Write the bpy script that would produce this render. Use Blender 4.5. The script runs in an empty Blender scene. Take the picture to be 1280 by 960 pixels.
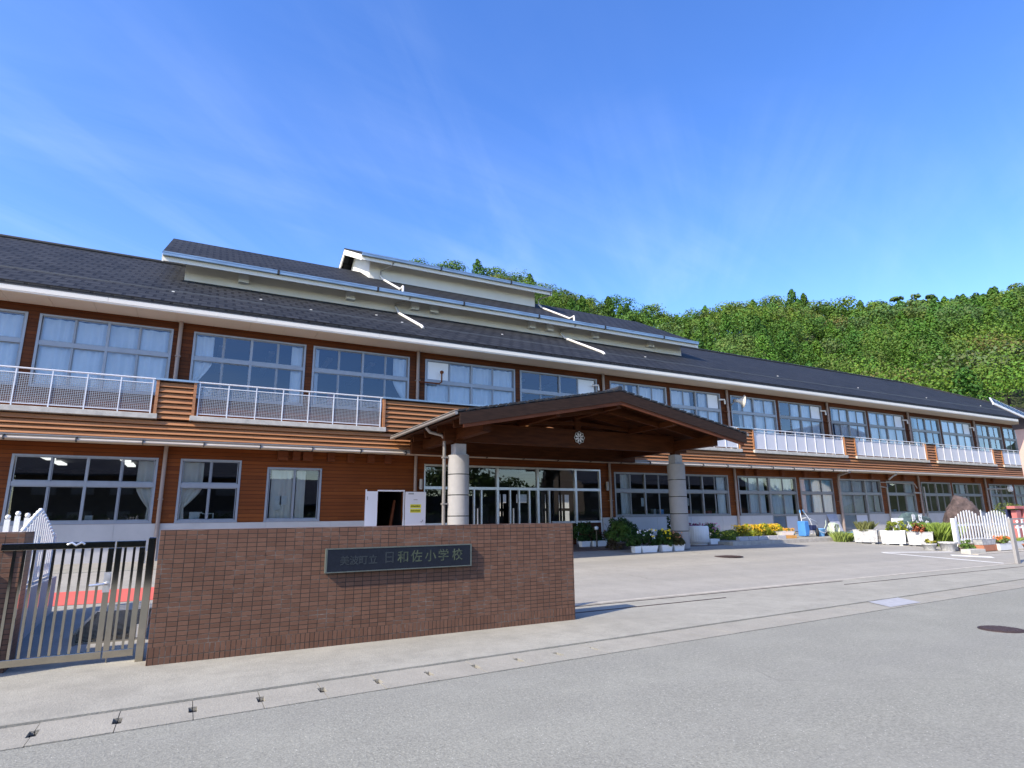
import bpy, math, random
import numpy as np
from math import radians as RAD, sin, cos, pi, sqrt, atan2
from mathutils import Vector, Matrix

S = bpy.context.scene
COL = S.collection
rng = random.Random(7)

# ------------------------------------------------------------------ camera
F, YAW, PITCH, ROLL = 742.54, RAD(28.253), RAD(12.541), RAD(0.637)
EYE = Vector((0, 0, 1.6))
fwd = Vector((sin(YAW)*cos(PITCH), cos(YAW)*cos(PITCH), sin(PITCH)))
rt = Vector((cos(YAW), -sin(YAW), 0)); dn = fwd.cross(rt)
rt2 = cos(ROLL)*rt + sin(ROLL)*dn; dn2 = -sin(ROLL)*rt + cos(ROLL)*dn
cam = bpy.data.cameras.new('camera'); cam_o = bpy.data.objects.new('camera', cam); COL.objects.link(cam_o)
m = Matrix((rt2, -dn2, -fwd)).transposed().to_4x4(); m.translation = EYE
cam_o.matrix_world = m
cam.sensor_width = 36; cam.lens = F/1280*36; cam.clip_start = .05; cam.clip_end = 5000
S.camera = cam_o

# ------------------------------------------------------------------ sky, sun, exposure
SUN_ELEV = 39.4
sd = Vector((-.952, -.306, 0)).normalized()*cos(RAD(SUN_ELEV)); sd.z = sin(RAD(SUN_ELEV))
W = bpy.data.worlds.new('World'); S.world = W; W.use_nodes = True
nt = W.node_tree; N = nt.nodes; Lk = nt.links; N.clear()
out = N.new('ShaderNodeOutputWorld'); bg = N.new('ShaderNodeBackground'); bg.inputs[1].default_value = .132
sky = N.new('ShaderNodeTexSky'); sky.sky_type = 'NISHITA'; sky.sun_disc = False
sky.sun_elevation = RAD(SUN_ELEV); sky.sun_rotation = atan2(sd.x, sd.y)
sky.air_density = 1.0; sky.dust_density = .7; sky.ozone_density = 2.6
hs = N.new('ShaderNodeHueSaturation'); hs.inputs['Hue'].default_value = .514; hs.inputs['Saturation'].default_value = 1.27; hs.inputs['Value'].default_value = 1.74
Lk.new(sky.outputs[0], hs.inputs['Color'])
tc = N.new('ShaderNodeTexCoord'); sep = N.new('ShaderNodeSeparateXYZ'); Lk.new(tc.outputs['Generated'], sep.inputs[0])
def wm(op, a, b=None, clamp=False):
    n = N.new('ShaderNodeMath'); n.operation = op; n.use_clamp = clamp
    for i, v in enumerate((a, b)):
        if v is None: continue
        if isinstance(v, (int, float)): n.inputs[i].default_value = v
        else: Lk.new(v, n.inputs[i])
    return n.outputs[0]
zz = wm('MAXIMUM', wm('ADD', sep.outputs[2], .12), .05)
u = wm('DIVIDE', sep.outputs[0], zz); v = wm('DIVIDE', sep.outputs[1], zz)
cmb = N.new('ShaderNodeCombineXYZ'); Lk.new(u, cmb.inputs[0]); Lk.new(v, cmb.inputs[1])
def cloud(rot, sc, nscale, lo, hi, seed):
    mp = N.new('ShaderNodeMapping'); mp.inputs['Rotation'].default_value = (0, 0, RAD(rot)); mp.inputs['Scale'].default_value = (sc[0], sc[1], 1)
    mp.inputs['Location'].default_value = (seed, seed*.7, 0)
    m0 = N.new('ShaderNodeMapping'); m0.inputs['Rotation'].default_value = (0, 0, RAD(rot)); mp.inputs['Rotation'].default_value = (0, 0, 0)
    Lk.new(cmb.outputs[0], m0.inputs[0]); Lk.new(m0.outputs[0], mp.inputs[0])
    no = N.new('ShaderNodeTexNoise'); no.inputs['Scale'].default_value = nscale; no.inputs['Detail'].default_value = 7
    no.inputs['Roughness'].default_value = .58; no.inputs['Distortion'].default_value = .9
    Lk.new(mp.outputs[0], no.inputs[0])
    mr = N.new('ShaderNodeMapRange'); mr.inputs[1].default_value = lo; mr.inputs[2].default_value = hi
    Lk.new(no.outputs[0], mr.inputs[0]); return mr.outputs[0]
c1 = cloud(-44, (.30, 1.7), 1.9, .44, .80, 1.4)
c2 = cloud(-60, (.6, 1.0), .9, .44, .72, 4.4)
c3 = cloud(-8, (.3, 1.6), 1.5, .46, .80, 9.7)
cl = wm('ADD', wm('MULTIPLY', c1, wm('ADD', wm('MULTIPLY', c2, .8), .12)), wm('ADD', wm('MULTIPLY', c2, .05), wm('MULTIPLY', c3, wm('ADD', wm('MULTIPLY', c2, .5), .2))), True)
low = wm('POWER', wm('SUBTRACT', 1.0, wm('MAXIMUM', sep.outputs[2], 0.0), True), 2.2)
cl = wm('ADD', wm('MULTIPLY', cl, wm('ADD', wm('MULTIPLY', low, 1.25), .10)), wm('MULTIPLY', wm('POWER', low, 4.0), .16), True)
cl = wm('MULTIPLY', cl, .36)
mix = N.new('ShaderNodeMix'); mix.data_type = 'RGBA'
Lk.new(cl, mix.inputs[0]); Lk.new(hs.outputs[0], mix.inputs[6]); mix.inputs[7].default_value = (7.0, 7.8, 8.8, 1)
Lk.new(mix.outputs[2], bg.inputs[0]); Lk.new(bg.outputs[0], out.inputs[0])

sl = bpy.data.lights.new('sun', 'SUN'); sl.energy = 5.0; sl.angle = RAD(.53); sl.color = (1, .905, .76)
so = bpy.data.objects.new('sun', sl); COL.objects.link(so)
so.rotation_euler = sd.to_track_quat('Z', 'Y').to_euler(); so.location = sd*60

S.view_settings.view_transform = 'Standard'; S.view_settings.look = 'None'
S.view_settings.gamma = 1; S.view_settings.use_curve_mapping = False
S.view_settings.exposure = .63
S.render.engine = 'CYCLES'
S.cycles.max_bounces = 8; S.cycles.transparent_max_bounces = 16

# ------------------------------------------------------------------ materials
def newmat(name):
    mt = bpy.data.materials.new(name); mt.use_nodes = True
    n = mt.node_tree.nodes; l = mt.node_tree.links
    return mt, n, l, n['Principled BSDF']
def nd(n, t, **kw):
    x = n.new(t)
    for k, v in kw.items():
        if k in x.inputs: x.inputs[k].default_value = v
        else: setattr(x, k, v)
    return x
def rgb(c): return (c[0], c[1], c[2], 1)
def mathn(n, l, op, a, b=None, clamp=False):
    x = n.new('ShaderNodeMath'); x.operation = op; x.use_clamp = clamp
    for i, v in enumerate((a, b)):
        if v is None: continue
        if isinstance(v, (int, float)): x.inputs[i].default_value = v
        else: l.new(v, x.inputs[i])
    return x.outputs[0]
def coords(n, l, scale=(1, 1, 1)):
    t = n.new('ShaderNodeTexCoord'); mp = n.new('ShaderNodeMapping'); mp.inputs['Scale'].default_value = scale
    l.new(t.outputs['Object'], mp.inputs[0]); return mp.outputs[0]
def mixc(n, l, fac, a, b, mode='MIX'):
    x = n.new('ShaderNodeMix'); x.data_type = 'RGBA'; x.blend_type = mode
    for i, v in ((0, fac), (6, a), (7, b)):
        if isinstance(v, (int, float)): x.inputs[i].default_value = v
        elif isinstance(v, tuple): x.inputs[i].default_value = rgb(v)
        else: l.new(v, x.inputs[i])
    return x.outputs[2]
def noise(n, l, vec, scale, detail=4, rough=.6, lo=.3, hi=.7):
    x = nd(n, 'ShaderNodeTexNoise', Scale=scale, Detail=detail, Roughness=rough); l.new(vec, x.inputs[0])
    mr = nd(n, 'ShaderNodeMapRange'); mr.inputs[1].default_value = lo; mr.inputs[2].default_value = hi
    l.new(x.outputs[0], mr.inputs[0]); return mr.outputs[0]
def bump(n, l, p, h, strength=.4, dist=.01):
    b = nd(n, 'ShaderNodeBump', Strength=strength, Distance=dist); l.new(h, b.inputs['Height']); l.new(b.outputs[0], p.inputs['Normal'])
def plain(name, c, rough=.6, metal=0, var=.25, scale=3, bmp=0, c2=None, spec=.5, sc3=(1, 1, 1)):
    mt, n, l, p = newmat(name)
    p.inputs['Roughness'].default_value = rough; p.inputs['Metallic'].default_value = metal
    p.inputs['Specular IOR Level'].default_value = spec
    vec = coords(n, l, sc3)
    f = noise(n, l, vec, scale)
    if c2 is None: c2 = tuple(x*(1-var) for x in c)
    l.new(mixc(n, l, f, c2, c), p.inputs['Base Color'])
    if bmp: bump(n, l, p, noise(n, l, vec, scale*8), .5, bmp)
    return mt

def wood_boards(name, c, c2, pitch, depth, grain=1.0, rough=.55, groove=.08):
    """horizontal boards, groove every `pitch` metres of height"""
    mt, n, l, p = newmat(name)
    t = n.new('ShaderNodeTexCoord'); s = n.new('ShaderNodeSeparateXYZ'); l.new(t.outputs['Object'], s.inputs[0])
    zf = mathn(n, l, 'DIVIDE', s.outputs[2], pitch); row = mathn(n, l, 'FLOOR', zf); fr = mathn(n, l, 'FRACT', zf)
    xs = mathn(n, l, 'ADD', mathn(n, l, 'ADD', s.outputs[0], s.outputs[1]), mathn(n, l, 'MULTIPLY', row, 1.37))
    seg = mathn(n, l, 'FLOOR', mathn(n, l, 'DIVIDE', xs, 3.6))
    cv = n.new('ShaderNodeCombineXYZ'); l.new(row, cv.inputs[0]); l.new(seg, cv.inputs[1])
    wn = n.new('ShaderNodeTexWhiteNoise'); wn.noise_dimensions = '2D'; l.new(cv.outputs[0], wn.inputs[0])
    mp = n.new('ShaderNodeMapping'); mp.inputs['Scale'].default_value = (.6, .6, 22); l.new(t.outputs['Object'], mp.inputs[0])
    g = noise(n, l, mp.outputs[0], 2.2*grain, 6, .65, .25, .75)
    f = mathn(n, l, 'ADD', mathn(n, l, 'MULTIPLY', wn.outputs[0], .55), mathn(n, l, 'MULTIPLY', g, .45))
    col = mixc(n, l, f, c2, c)
    big = noise(n, l, t.outputs['Object'], .8, 3, .5, .35, .75)
    col = mixc(n, l, mathn(n, l, 'MULTIPLY', big, .35), col, tuple(x*.55 for x in c2))
    gr = mathn(n, l, 'LESS_THAN', fr, groove)
    col = mixc(n, l, gr, col, (.02, .009, .005))
    l.new(col, p.inputs['Base Color']); p.inputs['Roughness'].default_value = rough
    p.inputs['Specular IOR Level'].default_value = .15
    h = mathn(n, l, 'SUBTRACT', mathn(n, l, 'MULTIPLY', g, .15), mathn(n, l, 'MULTIPLY', gr, 1.0))
    bump(n, l, p, h, .6, depth)
    return mt

def tile_wall(name):
    mt, n, l, p = newmat(name)
    t = n.new('ShaderNodeTexCoord'); s = n.new('ShaderNodeSeparateXYZ'); l.new(t.outputs['Object'], s.inputs[0])
    c = n.new('ShaderNodeCombineXYZ'); l.new(mathn(n, l, 'ADD', s.outputs[0], mathn(n, l, 'MULTIPLY', s.outputs[1], 1.0)), c.inputs[0]); l.new(s.outputs[2], c.inputs[1])
    def bk(w, h):
        b = nd(n, 'ShaderNodeTexBrick', Scale=1.0); b.offset = 0; b.squash = 1; b.offset_frequency = 2; b.squash_frequency = 2
        b.inputs['Color1'].default_value = (.120, .060, .038, 1); b.inputs['Color2'].default_value = (.165, .086, .056, 1)
        b.inputs['Mortar'].default_value = (.022, .017, .015, 1); b.inputs['Mortar Size'].default_value = .0045
        b.inputs['Mortar Smooth'].default_value = .15; b.inputs['Bias'].default_value = -.1
        b.inputs['Brick Width'].default_value = w; b.inputs['Row Height'].default_value = h
        l.new(c.outputs[0], b.inputs[0]); return b
    a = bk(.11, .0528); b2 = bk(.0555, .11)
    lo = mathn(n, l, 'LESS_THAN', s.outputs[2], .22)
    col = mixc(n, l, lo, a.outputs[0], b2.outputs[0])
    g = noise(n, l, t.outputs['Object'], 26, 5, .6)
    col = mixc(n, l, mathn(n, l, 'MULTIPLY', g, .28), col, (.085, .046, .03))
    big = noise(n, l, t.outputs['Object'], 1.3, 4, .6, .4, .75)
    col = mixc(n, l, mathn(n, l, 'MULTIPLY', big, .12), col, (.16, .095, .07))
    # lime bloom on the joints
    blm = mathn(n, l, 'MULTIPLY', noise(n, l, t.outputs['Object'], 3.3, 5, .7, .5, .72), .55)
    mo = mathn(n, l, 'ADD', mathn(n, l, 'MULTIPLY', a.outputs[1], mathn(n, l, 'SUBTRACT', 1.0, lo)), mathn(n, l, 'MULTIPLY', b2.outputs[1], lo))
    col = mixc(n, l, mathn(n, l, 'MULTIPLY', mo, blm), col, (.30, .26, .23))
    l.new(col, p.inputs['Base Color']); p.inputs['Roughness'].default_value = .42; p.inputs['Specular IOR Level'].default_value = .28
    bump(n, l, p, mathn(n, l, 'ADD', mathn(n, l, 'MULTIPLY', mo, -1.0), mathn(n, l, 'MULTIPLY', g, .12)), .7, .004)
    return mt

def shingle(name, c1, c2, w=.32, h=.2, rough=.45, ang=.5):
    mt, n, l, p = newmat(name)
    t = n.new('ShaderNodeTexCoord'); s = n.new('ShaderNodeSeparateXYZ'); l.new(t.outputs['Object'], s.inputs[0])
    up = mathn(n, l, 'MULTIPLY', s.outputs[2], 1/ math.sin(math.atan(ang)))
    c = n.new('ShaderNodeCombineXYZ'); l.new(s.outputs[0], c.inputs[0]); l.new(up, c.inputs[1])
    b = nd(n, 'ShaderNodeTexBrick', Scale=1.0); b.offset = .5
    b.inputs['Color1'].default_value = rgb(c1); b.inputs['Color2'].default_value = rgb(c2); b.inputs['Mortar'].default_value = (.004, .004, .005, 1)
    b.inputs['Mortar Size'].default_value = .055; b.inputs['Mortar Smooth'].default_value = .3; b.inputs['Brick Width'].default_value = w; b.inputs['Row Height'].default_value = h
    l.new(c.outputs[0], b.inputs[0])
    big = noise(n, l, t.outputs['Object'], .5, 5, .65, .3, .7)
    col = mixc(n, l, mathn(n, l, 'MULTIPLY', big, .3), b.outputs[0], tuple(x*1.4 for x in c2))
    l.new(col, p.inputs['Base Color']); p.inputs['Roughness'].default_value = rough; p.inputs['Specular IOR Level'].default_value = .15
    saw = mathn(n, l, 'FRACT', mathn(n, l, 'DIVIDE', up, h))
    hgt = mathn(n, l, 'ADD', mathn(n, l, 'MULTIPLY', saw, -.8), mathn(n, l, 'MULTIPLY', b.outputs[1], -.5))
    bump(n, l, p, hgt, .8, .03)
    return mt

def asphalt(name, c, dark, speck, fine=160, rough=.9, blot=.35, tint=None):
    mt, n, l, p = newmat(name)
    t = n.new('ShaderNodeTexCoord'); v = t.outputs['Object']
    a = noise(n, l, v, fine, 2, .7, .35, .68)
    b = noise(n, l, v, fine*.4, 3, .6, .3, .72)
    f = mathn(n, l, 'ADD', mathn(n, l, 'MULTIPLY', a, .6), mathn(n, l, 'MULTIPLY', b, .4))
    col = mixc(n, l, f, dark, c)
    vo = nd(n, 'ShaderNodeTexVoronoi', Scale=fine*.55); l.new(v, vo.inputs[0])
    sp = mathn(n, l, 'LESS_THAN', vo.outputs['Distance'], .13)
    rnd = n.new('ShaderNodeSeparateColor'); l.new(vo.outputs['Color'], rnd.inputs[0])
    sp = mathn(n, l, 'MULTIPLY', sp, mathn(n, l, 'GREATER_THAN', rnd.outputs[0], .72))
    col = mixc(n, l, mathn(n, l, 'MULTIPLY', sp, .8), col, speck)
    big = noise(n, l, v, .55, 6, .62, .32, .7)
    col = mixc(n, l, mathn(n, l, 'MULTIPLY', big, blot), col, tint or tuple(x*.72 for x in c))
    st = noise(n, l, v, 2.6, 9, .68, .44, .68)
    col = mixc(n, l, mathn(n, l, 'MULTIPLY', st, blot*.8), col, tuple(x*.55 for x in c))
    lt = noise(n, l, v, 1.1, 8, .7, .46, .72)
    col = mixc(n, l, mathn(n, l, 'MULTIPLY', lt, blot*.5), col, tuple(min(1, x*1.3) for x in c))
    l.new(col, p.inputs['Base Color']); p.inputs['Roughness'].default_value = rough
    p.inputs['Specular IOR Level'].default_value = .25
    bump(n, l, p, f, .55, .006)
    return mt

def glass(name, tintc=(.80, .86, .88), base=.05, mul=1.35, rough=0.0, refl_tint=(1, 1, 1)):
    mt = bpy.data.materials.new(name); mt.use_nodes = True; n = mt.node_tree.nodes; l = mt.node_tree.links; n.clear()
    o = n.new('ShaderNodeOutputMaterial'); mx = n.new('ShaderNodeMixShader'); tr = n.new('ShaderNodeBsdfTransparent'); gl = n.new('ShaderNodeBsdfGlossy')
    tr.inputs[0].default_value = rgb(tintc); gl.inputs['Roughness'].default_value = rough; gl.inputs[0].default_value = rgb(refl_tint)
    fr = nd(n, 'ShaderNodeFresnel', IOR=1.5)
    f = mathn(n, l, 'ADD', mathn(n, l, 'MULTIPLY', fr.outputs[0], mul), base, True)
    # gentle waviness of real panes
    t = n.new('ShaderNodeTexCoord'); no = nd(n, 'ShaderNodeTexNoise', Scale=.7, Detail=1); l.new(t.outputs['Object'], no.inputs[0])
    b = nd(n, 'ShaderNodeBump', Strength=.05, Distance=.05); l.new(no.outputs[0], b.inputs['Height']); l.new(b.outputs[0], gl.inputs['Normal'])
    l.new(f, mx.inputs[0]); l.new(tr.outputs[0], mx.inputs[1]); l.new(gl.outputs[0], mx.inputs[2]); l.new(mx.outputs[0], o.inputs[0])
    return mt

def foliage(name, c1, c2, trans=.35):
    """two leaf colours mixed by a per-face attribute"""
    mt, n, l, p = newmat(name)
    at = n.new('ShaderNodeAttribute'); at.attribute_name = 'tint'
    col = mixc(n, l, at.outputs['Fac'], c1, c2)
    l.new(col, p.inputs['Base Color']); p.inputs['Roughness'].default_value = .6; p.inputs['Specular IOR Level'].default_value = .25
    o = n['Material Output']; ms = n.new('ShaderNodeMixShader'); ms.inputs[0].default_value = trans
    tl = n.new('ShaderNodeBsdfTranslucent'); l.new(col, tl.inputs[0])
    l.new(p.outputs[0], ms.inputs[1]); l.new(tl.outputs[0], ms.inputs[2]); l.new(ms.outputs[0], o.inputs[0])
    return mt
def colattr(name, rough=.6, trans=.3):
    mt, n, l, p = newmat(name)
    at = n.new('ShaderNodeAttribute'); at.attribute_name = 'leafcol'
    l.new(at.outputs['Color'], p.inputs['Base Color']); p.inputs['Roughness'].default_value = rough; p.inputs['Specular IOR Level'].default_value = .2
    o = n['Material Output']; ms = n.new('ShaderNodeMixShader'); ms.inputs[0].default_value = trans
    tl = n.new('ShaderNodeBsdfTranslucent'); l.new(at.outputs['Color'], tl.inputs[0])
    l.new(p.outputs[0], ms.inputs[1]); l.new(tl.outputs[0], ms.inputs[2]); l.new(ms.outputs[0], o.inputs[0])
    return mt

M = {}
M['siding'] = wood_boards('red_brown_siding', (.225, .064, .014), (.115, .030, .007), .118, .012)
M['siding_up'] = wood_boards('brown_siding', (.155, .044, .012), (.065, .019, .006), .118, .012)
M['louver'] = plain('orange_stained_wood', (.41, .185, .075), .5, 0, .3, 2.0, .003, (.26, .108, .042), sc3=(.5, 1, 14))
M['beam'] = plain('dark_stained_timber', (.085, .027, .009), .55, 0, .3, 2.0, .003, (.042, .013, .005), spec=.12, sc3=(.8, .8, 6))
M['beam_red'] = plain('red_brown_timber', (.17, .055, .024), .5, 0, .3, 2.0, .002, (.10, .032, .014), spec=.12, sc3=(.8, .8, 6))
M['barge'] = plain('weathered_barge_board', (.042, .024, .017), .6, 0, .3, 3.0, .003, (.02, .012, .009), spec=.12, sc3=(1, 1, 9))
M['deck'] = wood_boards('porch_roof_boards', (.07, .022, .008), (.035, .011, .005), .12, .006)
M['soffit'] = plain('cream_soffit', (.66, .56, .44), .75, 0, .06, 1.2)
M['fascia'] = plain('off_white_fascia', (.80, .76, .69), .6, 0, .07, .9, sc3=(.4, 1, 6))
M['clerestory'] = plain('cream_render', (.78, .745, .68), .7, 0, .08, 1.1)
M['roof'] = shingle('dark_slate_roof', (.015, .0162, .0185), (.030, .0315, .035), .5, .5, .7)
M['roofedge'] = plain('roof_edge', (.022, .022, .024), .6)
M['gutter'] = plain('blue_steel_gutter', (.33, .43, .52), .35, .55, .3, 2.2, c2=(.20, .27, .34), sc3=(.6, 1, 4))
M['lowgutter'] = plain('beige_gutter', (.50, .44, .38), .5, 0, .2, 1.3)
M['pipe'] = plain('taupe_downpipe', (.30, .235, .205), .5, 0, .15, 2)
M['whitepipe'] = plain('white_pipe', (.70, .67, .62), .45, 0, .1, 2)
M['alu'] = plain('anodised_aluminium', (.30, .315, .345), .38, .35, .1, 5)
M['alub'] = plain('bronze_aluminium', (.25, .245, .245), .38, .35, .15, 5)
M['alubright'] = plain('polished_aluminium', (.74, .75, .77), .28, .7, .08, 5)
M['rail'] = plain('white_painted_rail', (.66, .66, .68), .35, .2, .06, 5)
M['mesh'] = plain('grey_mesh_wire', (.34, .35, .36), .45, .4, .1, 9)
M['panelgrey'] = plain('grey_balcony_panel', (.52, .52, .56), .5, 0, .07, 1.5)
M['conc'] = plain('weathered_concrete', (.50, .48, .43), .85, 0, .3, 4, .002, (.33, .32, .29))
M['plinth'] = plain('grey_plinth_concrete', (.46, .44, .43), .8, 0, .12, 1.6, .001)
M['balfloor'] = plain('balcony_floor', (.42, .40, .37), .85)
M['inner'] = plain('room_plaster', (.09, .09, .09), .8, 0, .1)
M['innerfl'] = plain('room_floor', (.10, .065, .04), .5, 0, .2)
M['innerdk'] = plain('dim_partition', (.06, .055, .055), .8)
M['curtain'] = plain('white_curtain', (.92, .88, .82), .9, 0, .08, 2)
M['curtainb'] = plain('cream_curtain', (.78, .72, .62), .9, 0, .08, 2)
M['curtaint'] = plain('teal_curtain', (.40, .62, .66), .9, 0, .08, 2)
M['curtaing'] = plain('beige_green_curtain', (.42, .42, .32), .9, 0, .1, 2)
M['blank'] = plain('white_blank_panel', (.80, .82, .84), .35, 0, .03, 1)
M['glass'] = glass('window_glass')
M['glassup'] = glass('upper_window_glass', (.86, .90, .95), .05, 1.6, 0, (.74, .85, 1.0))  # blue reflection tint stands in for a bluer mirrored sky
M['door'] = plain('white_steel_door', (.84, .80, .82), .4, 0, .04, 1.5)
M['yellow'] = plain('yellow_notice', (.85, .75, .03), .5, 0, .04)
M['ink'] = plain('dark_ink', (.10, .08, .02), .6)
M['red'] = plain('red_sign', (.65, .03, .05), .5)
M['white'] = plain('white_paint', (.76, .76, .74), .5, 0, .06, 4)
M['whitedirty'] = plain('weathered_white_paint', (.56, .55, .53), .6, 0, .3, 11, .001, (.27, .27, .27))
M['pillar'] = plain('precast_pillar_concrete', (.29, .28, .27), .75, 0, .10, 5, .001)
M['black'] = plain('painted_notch_shade', (.012, .012, .012), .9)
M['tile'] = tile_wall('brown_ceramic_tile')
M['granite'] = plain('navy_granite', (.016, .020, .030), .3, 0, .3, 30, spec=.2)
M['plateedge'] = plain('plate_edge', (.10, .12, .11), .35, 0, .3, 14)
M['letter'] = plain('gilt_letters', (.085, .105, .06), .5, .1, .45, 16, c2=(.02, .03, .024))
M['letterfade'] = plain('worn_letters', (.032, .04, .046), .4, 0, .5, 16)
M['steel'] = plain('stainless_gate_steel', (.46, .43, .375), .09, 1.0, .12, 6)
M['steeldark'] = plain('dark_gate_steel', (.055, .05, .045), .25, .6, .2, 6)
M['road'] = asphalt('road_asphalt', (.34, .336, .282), (.133, .131, .111), (.66, .64, .57), 54, .85, .30)
M['court'] = asphalt('court_asphalt', (.38, .36, .31), (.245, .23, .2), (.5, .48, .45), 60, .9, .4, (.27, .26, .24))
M['pave'] = asphalt('concrete_pavement', (.375, .362, .308), (.25, .24, .203), (.58, .54, .48), 60, .9, .7, (.22, .21, .18))
M['gutstrip'] = asphalt('gutter_concrete', (.345, .33, .278), (.235, .225, .19), (.52, .49, .44), 65, .9, .45, (.26, .235, .2))
M['kerb'] = plain('kerb_concrete', (.45, .41, .35), .9, 0, .3, 5, .002)
M['soil'] = plain('soil', (.10, .075, .05), .95, 0, .4, 6, .01)
M['ground'] = plain('grassy_ground', (.10, .11, .05), .95, 0, .4, .2)
M['porchfloor'] = plain('brown_floor_tile', (.14, .085, .065), .55, 0, .3, 6)
M['redpath'] = plain('red_path', (.62, .11, .085), .8, 0, .15, 3)
M['line'] = plain('white_road_line', (.82, .81, .78), .8, 0, .2, 9)
M['iron'] = plain('rusty_iron', (.085, .055, .05), .6, .4, .4, 20, .003)
M['coverplate'] = plain('pale_steel_cover', (.40, .40, .41), .7, .1, .2, 9)
M['rock'] = plain('reddish_boulder', (.15, .105, .095), .9, 0, .5, 5, .12, (.045, .032, .03))
M['greenstone'] = plain('green_slate_stone', (.11, .155, .135), .6, 0, .4, 4, .01, (.055, .085, .08))
M['terracotta'] = plain('terracotta', (.42, .17, .09), .8)
M['potdark'] = plain('dark_pot', (.09, .07, .055), .7)
M['blue'] = plain('blue_plastic', (.07, .25, .60), .5)
M['bluel'] = plain('light_blue_plastic', (.16, .40, .70), .45)
M['rubber'] = plain('black_rubber', (.025, .025, .025), .8)
M['redw'] = plain('red_wheel', (.65, .06, .06), .5)
M['orange'] = plain('orange_wood', (.62, .30, .07), .6)
M['hose'] = plain('pale_green_hose', (.60, .68, .50), .5)
M['greypanel'] = plain('grey_sheet', (.36, .37, .43), .55)
M['greypole'] = plain('grey_galvanised', (.36, .34, .32), .5, .3, .15, 6)
M['pink'] = plain('pink_beige_column', (.55, .36, .30), .7, 0, .08)
M['browncap'] = plain('dark_brown_cap', (.07, .045, .04), .6)
M['solar'] = plain('solar_cells', (.05, .10, .36), .12, .1, .3, 5, c2=(.03, .07, .28))
M['pinkred'] = plain('faded_red_frame', (.48, .15, .14), .6)
M['navy'] = plain('navy_panel', (.02, .03, .09), .5)
M['bark'] = plain('bark', (.10, .075, .055), .9, 0, .4, 5, .01)
M['speaker'] = plain('ivory_horn', (.66, .62, .56), .5)
M['lampw'] = plain('lamp_white', (.8, .8, .8), .4)
M['weatherwood'] = plain('weathered_board', (.40, .33, .28), .85, 0, .35, 5, .002, (.22, .15, .12), sc3=(6, 6, 1))
M['leaf'] = colattr('leaves')
M['forest'] = colattr('forest_leaves', .6, .14)
M['houseroof'] = shingle('grey_house_tiles', (.07, .07, .075), (.12, .12, .125), .28, .26)
M['housewall'] = plain('cream_house_wall', (.62, .58, .50), .8, 0, .1)
def emis(name, c, s):
    mt, n, l, p = newmat(name); p.inputs['Base Color'].default_value = rgb(c)
    p.inputs['Emission Color'].default_value = rgb(c); p.inputs['Emission Strength'].default_value = s; return mt
M['tube'] = plain('lamp_diffuser', (.85, .85, .82), .5)

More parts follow.
